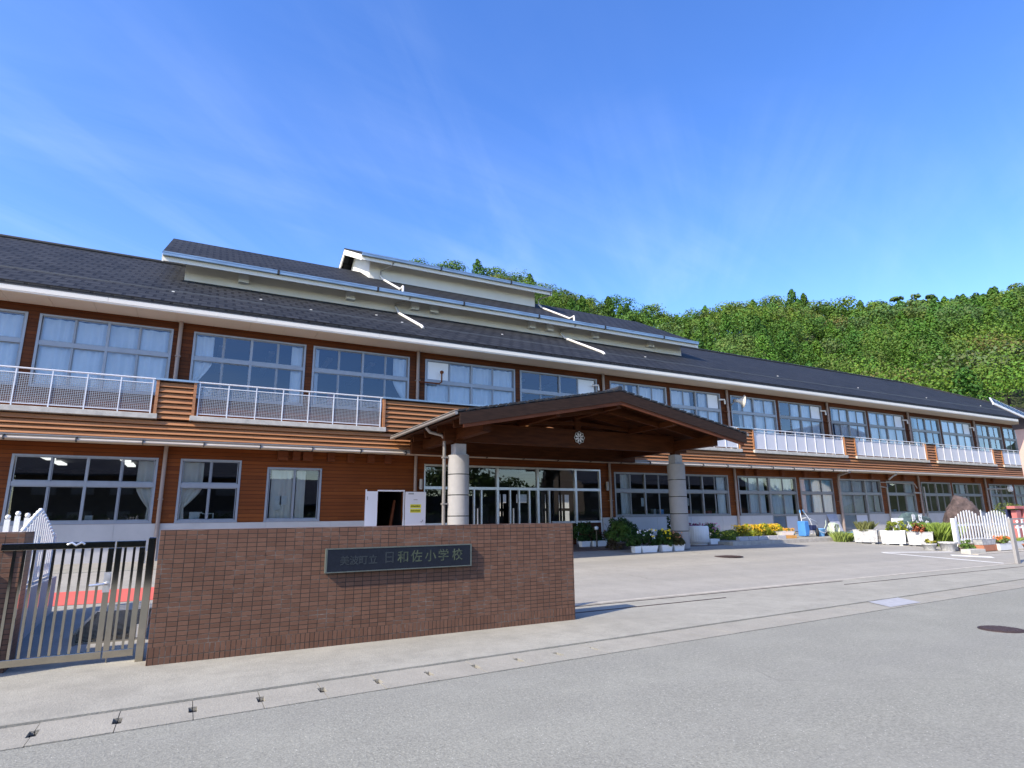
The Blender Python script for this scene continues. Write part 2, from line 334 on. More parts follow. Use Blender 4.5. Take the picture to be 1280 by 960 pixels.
# ------------------------------------------------------------------ mesh helpers
class MB:
    def __init__(s): s.v = []; s.f = []; s.sm = []
    def add(s, vs, fs, sm=False):
        o = len(s.v); s.v += [tuple(p) for p in vs]; s.f += [tuple(i+o for i in f) for f in fs]; s.sm += [sm]*len(fs); return s
    def box(s, x0, x1, y0, y1, z0, z1):
        return s.add([(x0, y0, z0), (x1, y0, z0), (x1, y1, z0), (x0, y1, z0), (x0, y0, z1), (x1, y0, z1), (x1, y1, z1), (x0, y1, z1)],
              [(0, 3, 2, 1), (4, 5, 6, 7), (0, 1, 5, 4), (1, 2, 6, 5), (2, 3, 7, 6), (3, 0, 4, 7)])
    def quad(s, a, b, c, d): return s.add([a, b, c, d], [(0, 1, 2, 3)])
    def prism(s, poly, d):
        """poly: 3D points (one planar loop), extruded by vector d"""
        k = len(poly); d = Vector(d); P = [Vector(p) for p in poly]
        nrm = Vector((0, 0, 0))
        for i in range(k):
            a, b = P[i], P[(i+1) % k]; nrm += a.cross(b)
        if nrm.dot(d) > 0: P = P[::-1]
        return s.add(P+[p+d for p in P], [tuple(range(k)), tuple(range(2*k-1, k-1, -1))]+[(i, i+k, (i+1) % k+k, (i+1) % k) for i in range(k)])
    def tube(s, pts, r, n=10, cap=True, r2=None):
        pts = [Vector(p) for p in pts]; k = len(pts); rings = []
        up = None
        for i, p in enumerate(pts):
            t = (pts[min(i+1, k-1)]-pts[max(i-1, 0)]).normalized()
            if up is None: up = Vector((0, 0, 1)) if abs(t.z) < .95 else Vector((1, 0, 0))
            a = t.cross(up).normalized(); b = a.cross(t).normalized(); up = b
            rr = r if r2 is None else r+(r2-r)*i/(k-1)
            rings.append([p+(a*cos(2*pi*j/n)+b*sin(2*pi*j/n))*rr for j in range(n)])
        vs = [q for R in rings for q in R]; fs = []
        for i in range(k-1):
            for j in range(n):
                fs.append((i*n+j, i*n+(j+1) % n, (i+1)*n+(j+1) % n, (i+1)*n+j))
        s.add(vs, fs, True)
        if cap: s.add(rings[0], [tuple(range(n-1, -1, -1))]); s.add(rings[-1], [tuple(range(n))])
        return s
    def lathe(s, c, prof, n=24, sm=True):
        c = Vector(c); vs = []
        for r, z in prof:
            for j in range(n): vs.append(c+Vector((r*cos(2*pi*j/n), r*sin(2*pi*j/n), z)))
        fs = [(i*n+j, i*n+(j+1) % n, (i+1)*n+(j+1) % n, (i+1)*n+j) for i in range(len(prof)-1) for j in range(n)]
        s.add(vs, fs, sm)
        if prof[0][0] > 1e-4: s.add([vs[j] for j in range(n)], [tuple(range(n-1, -1, -1))])
        if prof[-1][0] > 1e-4: s.add([vs[(len(prof)-1)*n+j] for j in range(n)], [tuple(range(n))])
        return s
    def obox(s, c, ax, hx, hy, z0, z1):
        """box turned about z by ax, half sizes hx, hy"""
        c = Vector((c[0], c[1], 0)); ex = Vector((cos(ax), sin(ax), 0))*hx; ey = Vector((-sin(ax), cos(ax), 0))*hy
        b = [c-ex-ey, c+ex-ey, c+ex+ey, c-ex+ey]
        return s.add([p+Vector((0, 0, z0)) for p in b]+[p+Vector((0, 0, z1)) for p in b],
              [(0, 3, 2, 1), (4, 5, 6, 7), (0, 1, 5, 4), (1, 2, 6, 5), (2, 3, 7, 6), (3, 0, 4, 7)])
    def bar(s, a, b, w, h):
        """straight beam of section w x h from a to b"""
        a = Vector(a); b = Vector(b); t = (b-a).normalized(); side = t.cross(Vector((0, 0, 1)))
        side = side.normalized() if side.length > 1e-4 else Vector((1, 0, 0)); up = side.cross(t).normalized()
        sv = side*w/2; uv = up*h/2
        q = [a-sv-uv, a+sv-uv, a+sv+uv, a-sv+uv]; r = [x+(b-a) for x in q]
        return s.add(q+r, [(0, 1, 2, 3), (7, 6, 5, 4), (0, 4, 5, 1), (1, 5, 6, 2), (2, 6, 7, 3), (3, 7, 4, 0)])
    def build(s, name, mat, parent=None, bevel=0):
        me = bpy.data.meshes.new(name); me.from_pydata(s.v, [], s.f); me.update()
        if any(s.sm): me.polygons.foreach_set('use_smooth', s.sm)
        me.materials.append(M[mat] if isinstance(mat, str) else mat)
        o = bpy.data.objects.new(name, me); COL.objects.link(o)
        if parent is not None: setpar(o, parent)
        if bevel:
            b = o.modifiers.new('bevel', 'BEVEL'); b.width = bevel; b.segments = 2; b.limit_method = 'ANGLE'; b.angle_limit = RAD(40)
        return o
def world_loc(o):
    p = Vector(o.location)
    while o.parent is not None: o = o.parent; p += Vector(o.location)
    return p
def setpar(o, parent):
    """parent o, keeping the mesh's world-space coordinates"""
    o.parent = parent
    w = world_loc(parent) if parent.type == 'EMPTY' else Vector((0, 0, 0))
    if parent.get('local'): return
    if parent.type == 'EMPTY': o.location = -w
def empty(name, loc, label, cat, group=None, local=False, rz=0):
    o = bpy.data.objects.new(name, None); COL.objects.link(o); o.location = loc; o.empty_display_size = .2; o.rotation_euler = (0, 0, rz)
    o['label'] = label; o['category'] = cat
    if group: o['group'] = group
    if local: o['local'] = 1
    return o
def tag(o, label, cat, group=None):
    o['label'] = label; o['category'] = cat
    if group: o['group'] = group
    return o
def struct(o, kind='structure'): o['kind'] = kind; return o
def copy_thing(root, loc, rz=None, label=None):
    r = root.copy(); COL.objects.link(r); r.location = loc
    if rz is not None: r.rotation_euler = (0, 0, rz)
    if label: r['label'] = label
    for ch in list(root.children):
        c = ch.copy(); COL.objects.link(c); c.parent = r
        for g in list(ch.children):
            d = g.copy(); COL.objects.link(d); d.parent = c
    return r
def text_mesh(name, body, size, mat, origin, xdir, up, parent=None, thick=.004, bold=0, sx=1.0):
    cu = bpy.data.curves.new(name, 'FONT'); cu.body = body; cu.size = size; cu.extrude = thick; cu.align_x = 'CENTER'; cu.align_y = 'CENTER'
    cu.offset = bold; cu.resolution_u = 3
    t = bpy.data.objects.new(name, cu); COL.objects.link(t)
    dg = bpy.context.evaluated_depsgraph_get(); me = bpy.data.meshes.new_from_object(t.evaluated_get(dg))
    bpy.data.objects.remove(t)
    X = Vector(xdir).normalized(); U = Vector(up).normalized(); Z = X.cross(U)
    mt = Matrix((X*sx, U, Z)).transposed().to_4x4(); mt.translation = Vector(origin)
    me.transform(mt); me.materials.clear(); me.materials.append(M[mat])
    o = bpy.data.objects.new(name, me); COL.objects.link(o)
    if parent is not None: setpar(o, parent)
    return o

# leaf clouds (numpy): quads scattered in blobs -> one mesh with a colour per face
nr = np.random.default_rng(11)
def leaf_quads(cen, nrm, size, asp=1.0, rs=nr):
    n = len(cen)
    a = rs.normal(size=(n, 3)); a -= (a*nrm).sum(1, keepdims=True)*nrm; a /= np.linalg.norm(a, axis=1, keepdims=True)+1e-9
    b = np.cross(nrm, a); sz = size[:, None] if np.ndim(size) else size
    a = a*sz*.5; b = b*sz*.5*asp
    V = np.stack([cen-a-b*.55, cen+a*.35-b, cen+a+b*.5, cen-a*.3+b], 1)
    return V.reshape(-1, 3)
def mesh_quads(name, V, cols, mat, parent=None):
    n = len(V)//4
    me = bpy.data.meshes.new(name); me.vertices.add(len(V)); me.vertices.foreach_set('co', V.astype(np.float32).ravel())
    me.loops.add(len(V)); me.loops.foreach_set('vertex_index', np.arange(len(V), dtype=np.int32))
    me.polygons.add(n); me.polygons.foreach_set('loop_start', np.arange(0, len(V), 4, dtype=np.int32)); me.polygons.foreach_set('loop_total', np.full(n, 4, dtype=np.int32))
    me.update(calc_edges=True)
    at = me.attributes.new('leafcol', 'FLOAT_COLOR', 'FACE')
    at.data.foreach_set('color', np.concatenate([cols, np.ones((n, 1))], 1).astype(np.float32).ravel())
    me.materials.append(M[mat])
    o = bpy.data.objects.new(name, me); COL.objects.link(o)
    if parent is not None: setpar(o, parent)
    return o
def blob_cloud(blobs, per, size, col, cvar=.25, up=.35, rs=nr, shell=.55, jit=.55):
    """blobs: (cx,cy,cz,rx,ry,rz); returns verts, colours"""
    Vs = []; Cs = []
    for (cx, cy, cz, rx, ry, rz) in blobs:
        d = rs.normal(size=(per, 3)); d /= np.linalg.norm(d, axis=1, keepdims=True)
        r = shell+(1-shell)*rs.random((per, 1))**.6
        c = np.array([cx, cy, cz])+d*r*np.array([rx, ry, rz])
        nn = d+rs.normal(size=(per, 3))*jit+np.array([0, 0, up]); nn /= np.linalg.norm(nn, axis=1, keepdims=True)
        Vs.append(leaf_quads(c, nn, size*(.65+.7*rs.random(per)), .75, rs))
        k = (1+cvar*(rs.random()*2-1))
        cc = np.array(col)[None, :]*k*(1+.35*cvar*rs.normal(size=(per, 1)))
        cc[:, 0] *= 1+.12*rs.normal(size=per); Cs.append(np.clip(cc, .004, 1))
    return np.concatenate(Vs), np.concatenate(Cs)

# ------------------------------------------------------------------ ground, road, pavement, court
def kerb_y(x): return 6.52+.043*x
def road_y(x): return 5.93+.041*x
def gz(y): return .04 if y < 9.3 else min(.04+.052*(y-9.37), .44)
g = MB(); g.box(-400, 700, -400, 700, -.6, -.25); struct(g.build('ground', 'ground'))
XS = [-60, -30, -12, -6, -3, 0, 3, 6, 10, 15, 20, 30, 45, 70, 110]
r = MB()
for a, b in zip(XS, XS[1:]):
    r.add([(a, -7, -.24), (b, -7, -.24), (b, road_y(b)-.006, -.24), (a, road_y(a)-.006, -.24), (a, -7, 0), (b, -7, 0), (b, road_y(b)-.006, 0), (a, road_y(a)-.006, 0)],
          [(4, 5, 6, 7), (2, 3, 7, 6), (0, 1, 5, 4)])
struct(r.build('road', 'road'))
# gutter blocks with drainage notches at every joint
gs = MB(); pitch = .545; x = -.89-pitch*22
while x < 60:
    x1 = x+pitch; e = .003; nw = .03; y0a, y0b = road_y(x), road_y(x1); y1a, y1b = kerb_y(x)-.004, kerb_y(x1)-.004
    ym = lambda xx: road_y(xx)+.5*(kerb_y(xx)-road_y(xx))
    nh = .085
    lo, hi = x+e, x1-e
    poly = [(lo, y0a), (hi, y0b), (hi, ym(x1)-nh), (hi-nw, ym(x1)-nh), (hi-nw, ym(x1)+nh), (hi, ym(x1)+nh), (hi, y1b), (lo, y1a), (lo, ym(x)+nh), (lo+nw, ym(x)+nh), (lo+nw, ym(x)-nh), (lo, ym(x)-nh)]
    if x > 4.2: poly = [(lo, y0a), (hi, y0b), (hi, y1b), (lo, y1a)]
    zj = rng.uniform(-.002, .002)
    gs.prism([(px, py, -.2) for px, py in poly], (0, 0, .208+zj)); x = x1
struct(gs.build('gutter_strip', 'gutstrip'))
dv = MB(); dv.add([(-13, road_y(-13)+.02, -.025), (61, road_y(61)+.02, -.025), (61, kerb_y(61)-.02, -.025), (-13, kerb_y(-13)-.02, -.025)], [(0, 1, 2, 3)]); struct(dv.build('notch_shade_sheet', 'black'))  # black sheet painting the shade inside the notch holes
p = MB()
for a, b in zip(XS, XS[1:]):
    p.add([(a, kerb_y(a), -.24), (b, kerb_y(b), -.24), (a, kerb_y(a), .026), (b, kerb_y(b), .026), (b, 9.36, .04), (a, 9.36, .04)], [(0, 1, 3, 2), (2, 3, 4, 5)])
struct(p.build('pavement', 'pave'))
c = MB(); ys = [9.36, 11, 13, 15, 17.06, 21.2]
for a, b in zip([-60, -4, 20, 70], [-4, 20, 70, 110]):
    for y0, y1 in zip(ys, ys[1:]): c.quad((a, y0, gz(y0)), (b, y0, gz(y0)), (b, y1, gz(y1)), (a, y1, gz(y1)))
struct(c.build('forecourt', 'court'))
def tracks(matname, period, amt, wob, axis=1):
    """long rolled-lane seams and wheel polish along x"""
    mt = M[matname]; n = mt.node_tree.nodes; l = mt.node_tree.links; p = n['Principled BSDF']
    src = p.inputs['Base Color'].links[0].from_socket
    t = n.new('ShaderNodeTexCoord'); mp = n.new('ShaderNodeMapping'); mp.inputs['Scale'].default_value = (.05, 1/period, 1) if axis else (1/period, .05, 1); mp.inputs['Rotation'].default_value = (0, 0, RAD(2.4))
    l.new(t.outputs['Object'], mp.inputs[0])
    a = noise(n, l, mp.outputs[0], 1.0, 3, .55, .42, .62)
    col = mixc(n, l, mathn(n, l, 'MULTIPLY', a, amt), src, (.20, .195, .18))
    vv = nd(n, 'ShaderNodeTexVoronoi', Scale=wob); vv.feature = 'DISTANCE_TO_EDGE'
    dm = nd(n, 'ShaderNodeTexNoise', Scale=1.2, Detail=5); l.new(t.outputs['Object'], dm.inputs[0])
    ad = n.new('ShaderNodeMix'); ad.data_type = 'RGBA'; ad.inputs[0].default_value = .35; l.new(t.outputs['Object'], ad.inputs[6]); l.new(dm.outputs['Color'], ad.inputs[7]); l.new(ad.outputs[2], vv.inputs[0])
    ck = mathn(n, l, 'LESS_THAN', vv.outputs['Distance'], .0016)
    msk = noise(n, l, t.outputs['Object'], .35, 3, .5, .56, .66)
    col = mixc(n, l, mathn(n, l, 'MULTIPLY', mathn(n, l, 'MULTIPLY', ck, msk), .35), col, (.09, .085, .075))
    l.new(col, p.inputs['Base Color'])
tracks('court', .9, .35, .35); tracks('road', 1.5, .22, .28)
# pale edging and steel rails of the sliding gate across the entrance
e = MB(); e.box(5.3, 40, 9.30, 9.40, .0, .048); struct(e.build('forecourt_edging', 'kerb'))
e = MB(); e.box(5.2, 9.2, 8.605, 8.625, .03, .046); e.box(5.2, 13.6, 9.16, 9.18, .03, .047); e.box(13.0, 40, 8.72, 8.735, .03, .045)
tag(e.build('gate_rail', 'iron'), 'dark steel gate rails set in the pavement across the entrance', 'gate rail')
# terrace along the right part of the building
t = MB(); t.box(18.3, 70, 16.72, 21.0, .2, .555); struct(t.build('terrace', 'pave'))
k = MB(); xk = 18.3
while xk < 31.5: k.box(xk, xk+1.19, 16.56, 16.72, .2, .565); xk += 1.2
struct(k.build('kerb', 'kerb'))
pf = MB(); pf.box(6.2, 18.2, 16.9, 21.0, .2, .452); struct(pf.build('porch_floor', 'porchfloor'))
ls = MB(); ls.box(-30, 6.1, 17.2, 18.6, .3, .452); struct(ls.build('path', 'pave'))
rp = MB()
rp.quad((-30, 12.8, gz(12.8)+.006), (5, 12.8, gz(12.8)+.006), (5, 14.3, gz(14.3)+.006), (-30, 14.3, gz(14.3)+.006)); struct(rp.build('red_path', 'redpath'))
# painted lines at the right of the court
def ground_strip(mb, a, b, w, dz=.005):
    a = Vector(a); b = Vector(b); d = (b-a).normalized(); s2 = Vector((-d.y, d.x))*w/2
    n2 = 8
    for i in range(n2):
        p0 = a+(b-a)*i/n2; p1 = a+(b-a)*(i+1)/n2
        q = [p0-s2, p1-s2, p1+s2, p0+s2]
        mb.add([(w_.x, w_.y, gz(w_.y)+dz) for w_ in q], [(0, 1, 2, 3)])
wl = MB(); ground_strip(wl, (21.4, 12.8), (21.9, 9.5), .14); ground_strip(wl, (21.5, 12.9), (24.3, 12.0), .14); ground_strip(wl, (22.9, 11.4), (23.6, 10.5), .40)
struct(wl.build('road_marking', 'line'))
# manholes and cover
def manhole(x, y, z, r, label, w=1.0):
    o = empty('manhole', (x, y, z), label, 'manhole cover')
    b = MB(); b.lathe((x, y, z), [(r*.93, 0), (r*.93, .010), (r*.90, .012)], 32, False); b.build('lid', 'iron', o)
    b = MB()
    for i in range(-4, 5):
        q = r*.88*sqrt(max(0, 1-(i*.19/.88)**2)); b.box(x+i*r*.19-.012, x+i*r*.19+.012, y-q, y+q, z+.009, z+.017); b.box(x-q, x+q, y+i*r*.19-.012, y+i*r*.19+.012, z+.009, z+.0165)
    b.build('tread', 'iron', o)
    b = MB(); b.lathe((x, y, z), [(r*.95, .0), (r*.95, .009), (r*1.02, .009), (r*1.02, 0)], 32, False); b.build('rim', 'iron', o)
manhole(10.05, 4.53, 0, .26, 'round rusty manhole cover in the grey road')
manhole(15.2, 14.0, gz(14.0), .45, 'dark round manhole cover in the pale forecourt')
cv = MB(); cv.add([(10.75, road_y(10.75)+.06, .014), (11.75, road_y(11.75)+.06, .014), (12.0, kerb_y(12.0)-.02, .02), (11.0, kerb_y(11.0)-.02, .02)], [(0, 1, 2, 3)])
tag(cv.build('drain_cover', 'coverplate'), 'pale blue grey steel plate in the gutter strip', 'drain cover')
gr = MB()
for i in range(26): gr.box(-1.12+i*.0, -.36, 9.75+i*.085, 9.79+i*.085, gz(9.75+i*.085)+.0, gz(9.75+i*.085)+.02)
gr.box(-1.14, -1.10, 9.7, 11.95, .03, .2); gr.box(-.36, -.32, 9.7, 11.95, .03, .2)
tag(gr.build('drain_grate', 'steel'), 'long slatted steel drain grate inside the gate', 'drain grate')

# ------------------------------------------------------------------ school building
YW = 20.9
B = empty('school_building', (18, 20.9, .4), 'long two storey school with red brown timber walls and dark slate roof', 'school')
def cells(xs, zs, holes):
    """rectangles of a wall around openings, merged in vertical strips"""
    bx = sorted(set([xs[0], xs[1]]+[h[i] for h in holes for i in (0, 1) if xs[0] < h[i] < xs[1]]))
    outl = []
    for a, b in zip(bx, bx[1:]):
        cov = sorted([(max(h[2], zs[0]), min(h[3], zs[1])) for h in holes if h[0] <= a+1e-6 and h[1] >= b-1e-6 and h[3] > zs[0] and h[2] < zs[1]])
        z = zs[0]
        for lo, hi in cov:
            if lo > z+1e-6: outl.append((a, b, z, lo))
            z = max(z, hi)
        if z < zs[1]-1e-6: outl.append((a, b, z, zs[1]))
    return outl
XL, XR = -14.0, 66.0
UFW = [(-8.0, -4.6), (-4.27, -.94), (-.31, 3.09), (3.39, 6.83), (7.51, 11.34), (11.63, 15.47), (16.24, 19.51), (19.8, 23.05), (23.83, 27.17), (27.45, 31.0),
       (31.81, 35.12), (35.4, 39.01), (39.83, 43.05), (43.34, 47.05), (47.8, 51.1), (51.5, 55.0), (55.8, 59.1), (59.4, 63.0)]
UZ0, UZ1 = 5.38, 7.47
GZ0, GZ1 = 1.55, 3.40
ENT = (7.53, 15.47, .45, 3.49)
GFW = [  # x0,x1,z0,z1,panes,door
    (-8.3, -5.0, GZ0, GZ1, 4, 0), (-4.36, -.94, GZ0, GZ1, 4, 0), (-.29, 1.36, GZ0, GZ1, 2, 0), (2.2, 3.86, GZ0, 3.215, 2, 0), (16.24, 19.6, GZ0, GZ1, 4, 0), (19.75, 23.1, GZ0, GZ1, 4, 0),
    (23.83, 26.04, GZ0, GZ1, 3, 0), (26.1, 28.14, .62, GZ1, 2, 1), (28.46, 31.18, GZ0, GZ1, 3, 0), (31.84, 34.12, .62, GZ1, 2, 1), (34.18, 35.6, GZ0, GZ1, 2, 0), (36.27, 39.05, GZ0, 3.36, 3, 0),
    (39.88, 43.16, GZ0, 3.36, 4, 0), (43.45, 47.0, GZ0, 3.36, 4, 0), (48.1, 51.3, GZ0, 3.36, 4, 0), (51.6, 55.0, GZ0, 3.36, 4, 0), (56, 59.2, GZ0, 3.36, 4, 0)]
holesG = [g_[:4] for g_ in GFW]+[ENT, (5.85, 6.76, .45, 2.5)]
w = MB()
for a, b, z0, z1 in cells((XL, XR), (1.5, 4.6), holesG): w.box(a, b, YW, YW+.18, z0, z1)
w.build('ground_floor_wall', 'siding', B)
w = MB()
for a, b, z0, z1 in cells((XL, XR), (4.6, 7.77), [(x0, x1, UZ0, UZ1) for x0, x1 in UFW]): w.box(a, b, YW+.001, YW+.18, z0, z1)
w.build('upper_floor_wall', 'siding_up', B)
w = MB()
hp = [(h[0]-.04, h[1]+.04, h[2], h[3]) for h in holesG if h[2] < 1]+[(5.44, 6.8, .3, 2.5)]
bp = sorted([-14+i*2.03 for i in range(40)])
for a, b, z0, z1 in cells((XL, XR), (.2, 1.5), hp):
    cuts = [a]+[q for q in bp if a < q < b]+[b]
    for q0, q1 in zip(cuts, cuts[1:]): w.box(q0+.006, q1-.006, YW-.03, YW+.17, z0, z1)
for a, b, z0, z1 in cells((XL, XR), (.2, 1.495), hp): w.box(a+.001, b-.001, YW-.018, YW+.165, z0, z1)
w.build('plinth', 'plinth', B)
# left gable end and back wall
w = MB(); w.add([(XL, 20.9, .2), (XL, 39.5, .2), (XL, 39.5, 7.8), (XL, 30.2, 12.9), (XL, 20.9, 8.3)], [(0, 1, 2, 3, 4)])
w.box(XL, 12, 39.3, 39.5, .2, 8); w.box(31, XR, 39.3, 39.5, .2, 8); w.box(12, 31, 39.3, 39.5, 3.5, 8); w.box(12, 31, 39.3, 39.5, .2, .9); w.box(XR-.2, XR, 20.92, 39.5, .2, 8)
w.build('rear_wall', 'clerestory', B)
# rooms behind the windows
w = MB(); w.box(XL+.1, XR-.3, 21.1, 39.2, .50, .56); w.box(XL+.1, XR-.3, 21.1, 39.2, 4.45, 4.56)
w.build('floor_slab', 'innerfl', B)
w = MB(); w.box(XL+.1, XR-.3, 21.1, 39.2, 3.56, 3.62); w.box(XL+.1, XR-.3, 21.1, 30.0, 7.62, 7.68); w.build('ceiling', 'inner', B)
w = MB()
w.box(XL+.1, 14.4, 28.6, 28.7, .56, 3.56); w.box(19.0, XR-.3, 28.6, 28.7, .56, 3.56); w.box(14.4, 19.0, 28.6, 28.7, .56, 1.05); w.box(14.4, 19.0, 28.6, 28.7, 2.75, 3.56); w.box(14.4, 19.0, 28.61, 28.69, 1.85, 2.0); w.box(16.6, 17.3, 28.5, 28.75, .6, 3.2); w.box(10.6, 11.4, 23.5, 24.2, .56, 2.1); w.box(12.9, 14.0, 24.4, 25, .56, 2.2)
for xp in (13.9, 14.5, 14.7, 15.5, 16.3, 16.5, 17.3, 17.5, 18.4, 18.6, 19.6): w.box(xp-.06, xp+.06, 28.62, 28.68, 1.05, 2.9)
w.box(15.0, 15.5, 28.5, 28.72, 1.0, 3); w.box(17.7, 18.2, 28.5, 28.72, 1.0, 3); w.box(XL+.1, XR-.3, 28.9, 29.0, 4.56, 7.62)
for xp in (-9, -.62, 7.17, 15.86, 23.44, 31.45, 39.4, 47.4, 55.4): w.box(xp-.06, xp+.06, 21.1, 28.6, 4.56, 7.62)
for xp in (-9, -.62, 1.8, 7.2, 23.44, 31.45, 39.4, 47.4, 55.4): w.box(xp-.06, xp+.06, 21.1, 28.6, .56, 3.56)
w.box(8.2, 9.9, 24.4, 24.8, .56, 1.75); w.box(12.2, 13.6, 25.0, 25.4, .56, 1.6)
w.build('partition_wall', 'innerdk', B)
M['lit'] = emis('lit_fluorescent_lamp', (1, .98, .92), .9)
def clamp_(x0, x1, y0, y1, z0, z1, m_='tube'): l_ = MB(); l_.box(x0, x1, y0, y1, z0, z1); l_.build('ceiling_lamp', m_, B)
for x0, x1 in UFW[2:4]+[UFW[8], UFW[5], UFW[14]]:
    for yy in (23.2, 26.0):
        for xm in ((x0+x1)/2-.85, (x0+x1)/2+.8): clamp_(xm-.1, xm+.1, yy-.6, yy+.6, 7.50, 7.58)
for xx in (-3.9, -1.9, -.9):
    for yy in (22.6, 24.6): clamp_(xx-.12, xx+.12, yy-.6, yy+.6, 3.46, 3.52, 'lit')
for xx in (9, 11.3, 13.4): clamp_(xx-.5, xx+.5, 23.2, 23.4, 3.46, 3.52)

# windows -------------------------------------------------
def curtain_mesh(mb, x0, x1, z0, z1, y, tie=None, seed=0):
    nx = max(6, int((x1-x0)/.045)); nz = 8; r_ = random.Random(seed); ph = r_.random()*6
    vs = []
    for i in range(nz+1):
        t_ = i/nz; z = z1+(z0-z1)*t_
        if tie == 'L': sc = 1-.72*min(1, (t_/.62)**1.3) if t_ < .62 else .28+.12*(t_-.62)
        elif tie == 'R': sc = 1-.72*min(1, (t_/.62)**1.3) if t_ < .62 else .28+.12*(t_-.62)
        else: sc = 1
        for j in range(nx+1):
            f = j/nx
            xx = x0+(x1-x0)*f*sc if tie != 'R' else x1-(x1-x0)*(1-f)*sc
            yy = y+.05*sin(ph+j*1.05+1.1*sin(j*.31+ph))*(0.7+.3*t_)+.012*sin(j*.5+i*.3)
            vs.append((xx, yy, z))
    fs = [(i*(nx+1)+j, i*(nx+1)+j+1, (i+1)*(nx+1)+j+1, (i+1)*(nx+1)+j) for i in range(nz) for j in range(nx)]
    mb.add(vs, fs, True)
def window(name, x0, x1, z0, z1, n, trans, mat='alu', gl='glass', curt=(), cmat='curtain', blanks=(), door=False, seed=0, half=True):
    """frame with n panes across, a transom, glass, curtains"""
    Y = YW
    f = MB(); b = .036
    # outer trim, proud of the boards
    f.box(x0-.03, x0+b, Y-.022, Y+.12, z0-.02, z1+.03); f.box(x1-b, x1+.03, Y-.022, Y+.12, z0-.02, z1+.03)
    f.box(x0+b, x1-b, Y-.019, Y+.12, z1-b+.01, z1+.03); f.box(x0-.04, x1+.04, Y-.04, Y+.121, z0-.045, z0-.02); f.box(x0+b, x1-b, Y-.018, Y+.12, z0-.02, z0+b)
    zr = [z0+b, z1-b+.01]
    if trans:
        f.box(x0+b, x1-b, Y-.005, Y+.10, trans[0], trans[1]); zr = [z0+b, trans[0], trans[1], z1-b+.01]
    if door:
        f.box(x0+b, x1-b, Y+.003, Y+.09, 1.46, 1.55)
    wd = (x1-x0-2*b)/n
    for i in range(1, n):
        mid = half and n == 4 and i == 2
        xx = x0+b+wd*i; h = .036 if mid else .014
        f.box(xx-h, xx+h, Y+(-.008 if mid else .012), Y+.09, z0+b, z1-b+.01)
    for k_ in range(0, len(zr), 2):
        for i in range(n):
            a = x0+b+wd*i+.02; c_ = x0+b+wd*(i+1)-.02; d = Y+.025+.022*(i % 2)
            lo, hi = zr[k_]+.001, zr[k_+1]-.001
            f.box(a, a+.020, d, d+.03, lo, hi); f.box(c_-.020, c_, d, d+.03, lo, hi)
            f.box(a+.020, c_-.020, d+.002, d+.03, lo, lo+.032); f.box(a+.020, c_-.020, d+.002, d+.03, hi-.022, hi)
    o = f.build(name, mat, B)
    gm = MB()
    for k_ in range(0, len(zr), 2):
        for i in range(n):
            a = x0+b+wd*i; d = Y+.04+.022*(i % 2)
            gm.quad((a+.03, d, zr[k_]), (a+wd-.03, d, zr[k_]), (a+wd-.03, d, zr[k_+1]), (a+.03, d, zr[k_+1]))
    gm.build('pane', gl, o)
    if blanks:
        bm_ = MB()
        for row, i in blanks:
            a = x0+b+wd*i; k_ = row*2
            bm_.box(a+.05, a+wd-.05, Y+.034+.022*(i % 2), Y+.036+.022*(i % 2), zr[k_]+.04, zr[k_+1]-.03)
        bm_.build('blank_panel', 'blank', o)
    if curt:
        cm = MB()
        for q, cc in enumerate(curt):
            a, c_ = x0+(x1-x0)*cc[0], x0+(x1-x0)*cc[1]; ti = cc[2] if len(cc) > 2 else None
            if ti and trans:
                curtain_mesh(cm, a, c_, trans[0]-.02, z1-.06, Y+.15, None if ti else None, seed+q)
                curtain_mesh(cm, a, c_, z0+.05, trans[0]-.02, Y+.15, ti, seed+q+7)
            else: curtain_mesh(cm, a, c_, z0+.04, z1-.06, Y+.15+.02*(q % 2), ti, seed+q)
        cm.build('curtain', cmat, o)
    if door:
        pm = MB(); pm.box(x0+b, x1-b, Y+.05, Y+.06, z0+b, 1.46); pm.build('door_panel', 'panelgrey', o)
    return o
UT = (6.57, 6.70)
US = [  # curtains, material, blank panels
    ([(0, 1)], 'curtain', ()), ([(0, 1)], 'curtain', ()), ([(0, .17, 'L'), (.88, 1)], 'curtain', ()), ([(0, .06), (.84, 1, 'R')], 'curtain', ()),
    ([(.0, 1)], 'curtain', ((1, 0),)), ([], 'curtain', ((1, 3),)), ([(0, .33), (.44, 1)], 'curtain', ()), ([(0, .42), (.6, .78), (.78, 1)], 'curtain', ((1, 3),)),
    ([(0, .05), (.2, 1)], 'curtain', ()), ([(.34, .5), (.5, 1)], 'curtain', ((1, 3),)), ([(.14, 1)], 'curtain', ()), ([(0, .32), (.38, 1)], 'curtain', ((1, 3),)),
    ([(.2, 1)], 'curtaint', ()), ([(0, 1)], 'curtain', ((1, 3),)), ([(.3, 1)], 'curtaing', ()), ([(0, .3), (.6, 1)], 'curtaing', ()), ([(0, 1)], 'curtain', ()), ([(0, 1)], 'curtain', ())]
for i, ((x0, x1), (cu, cm_, bl)) in enumerate(zip(UFW, US)):
    window('window', x0, x1, UZ0, UZ1, 4, UT, 'alu' if i < 9 else 'alub', 'glassup', cu, cm_, bl, seed=i*13)
GT = (2.56, 2.69)
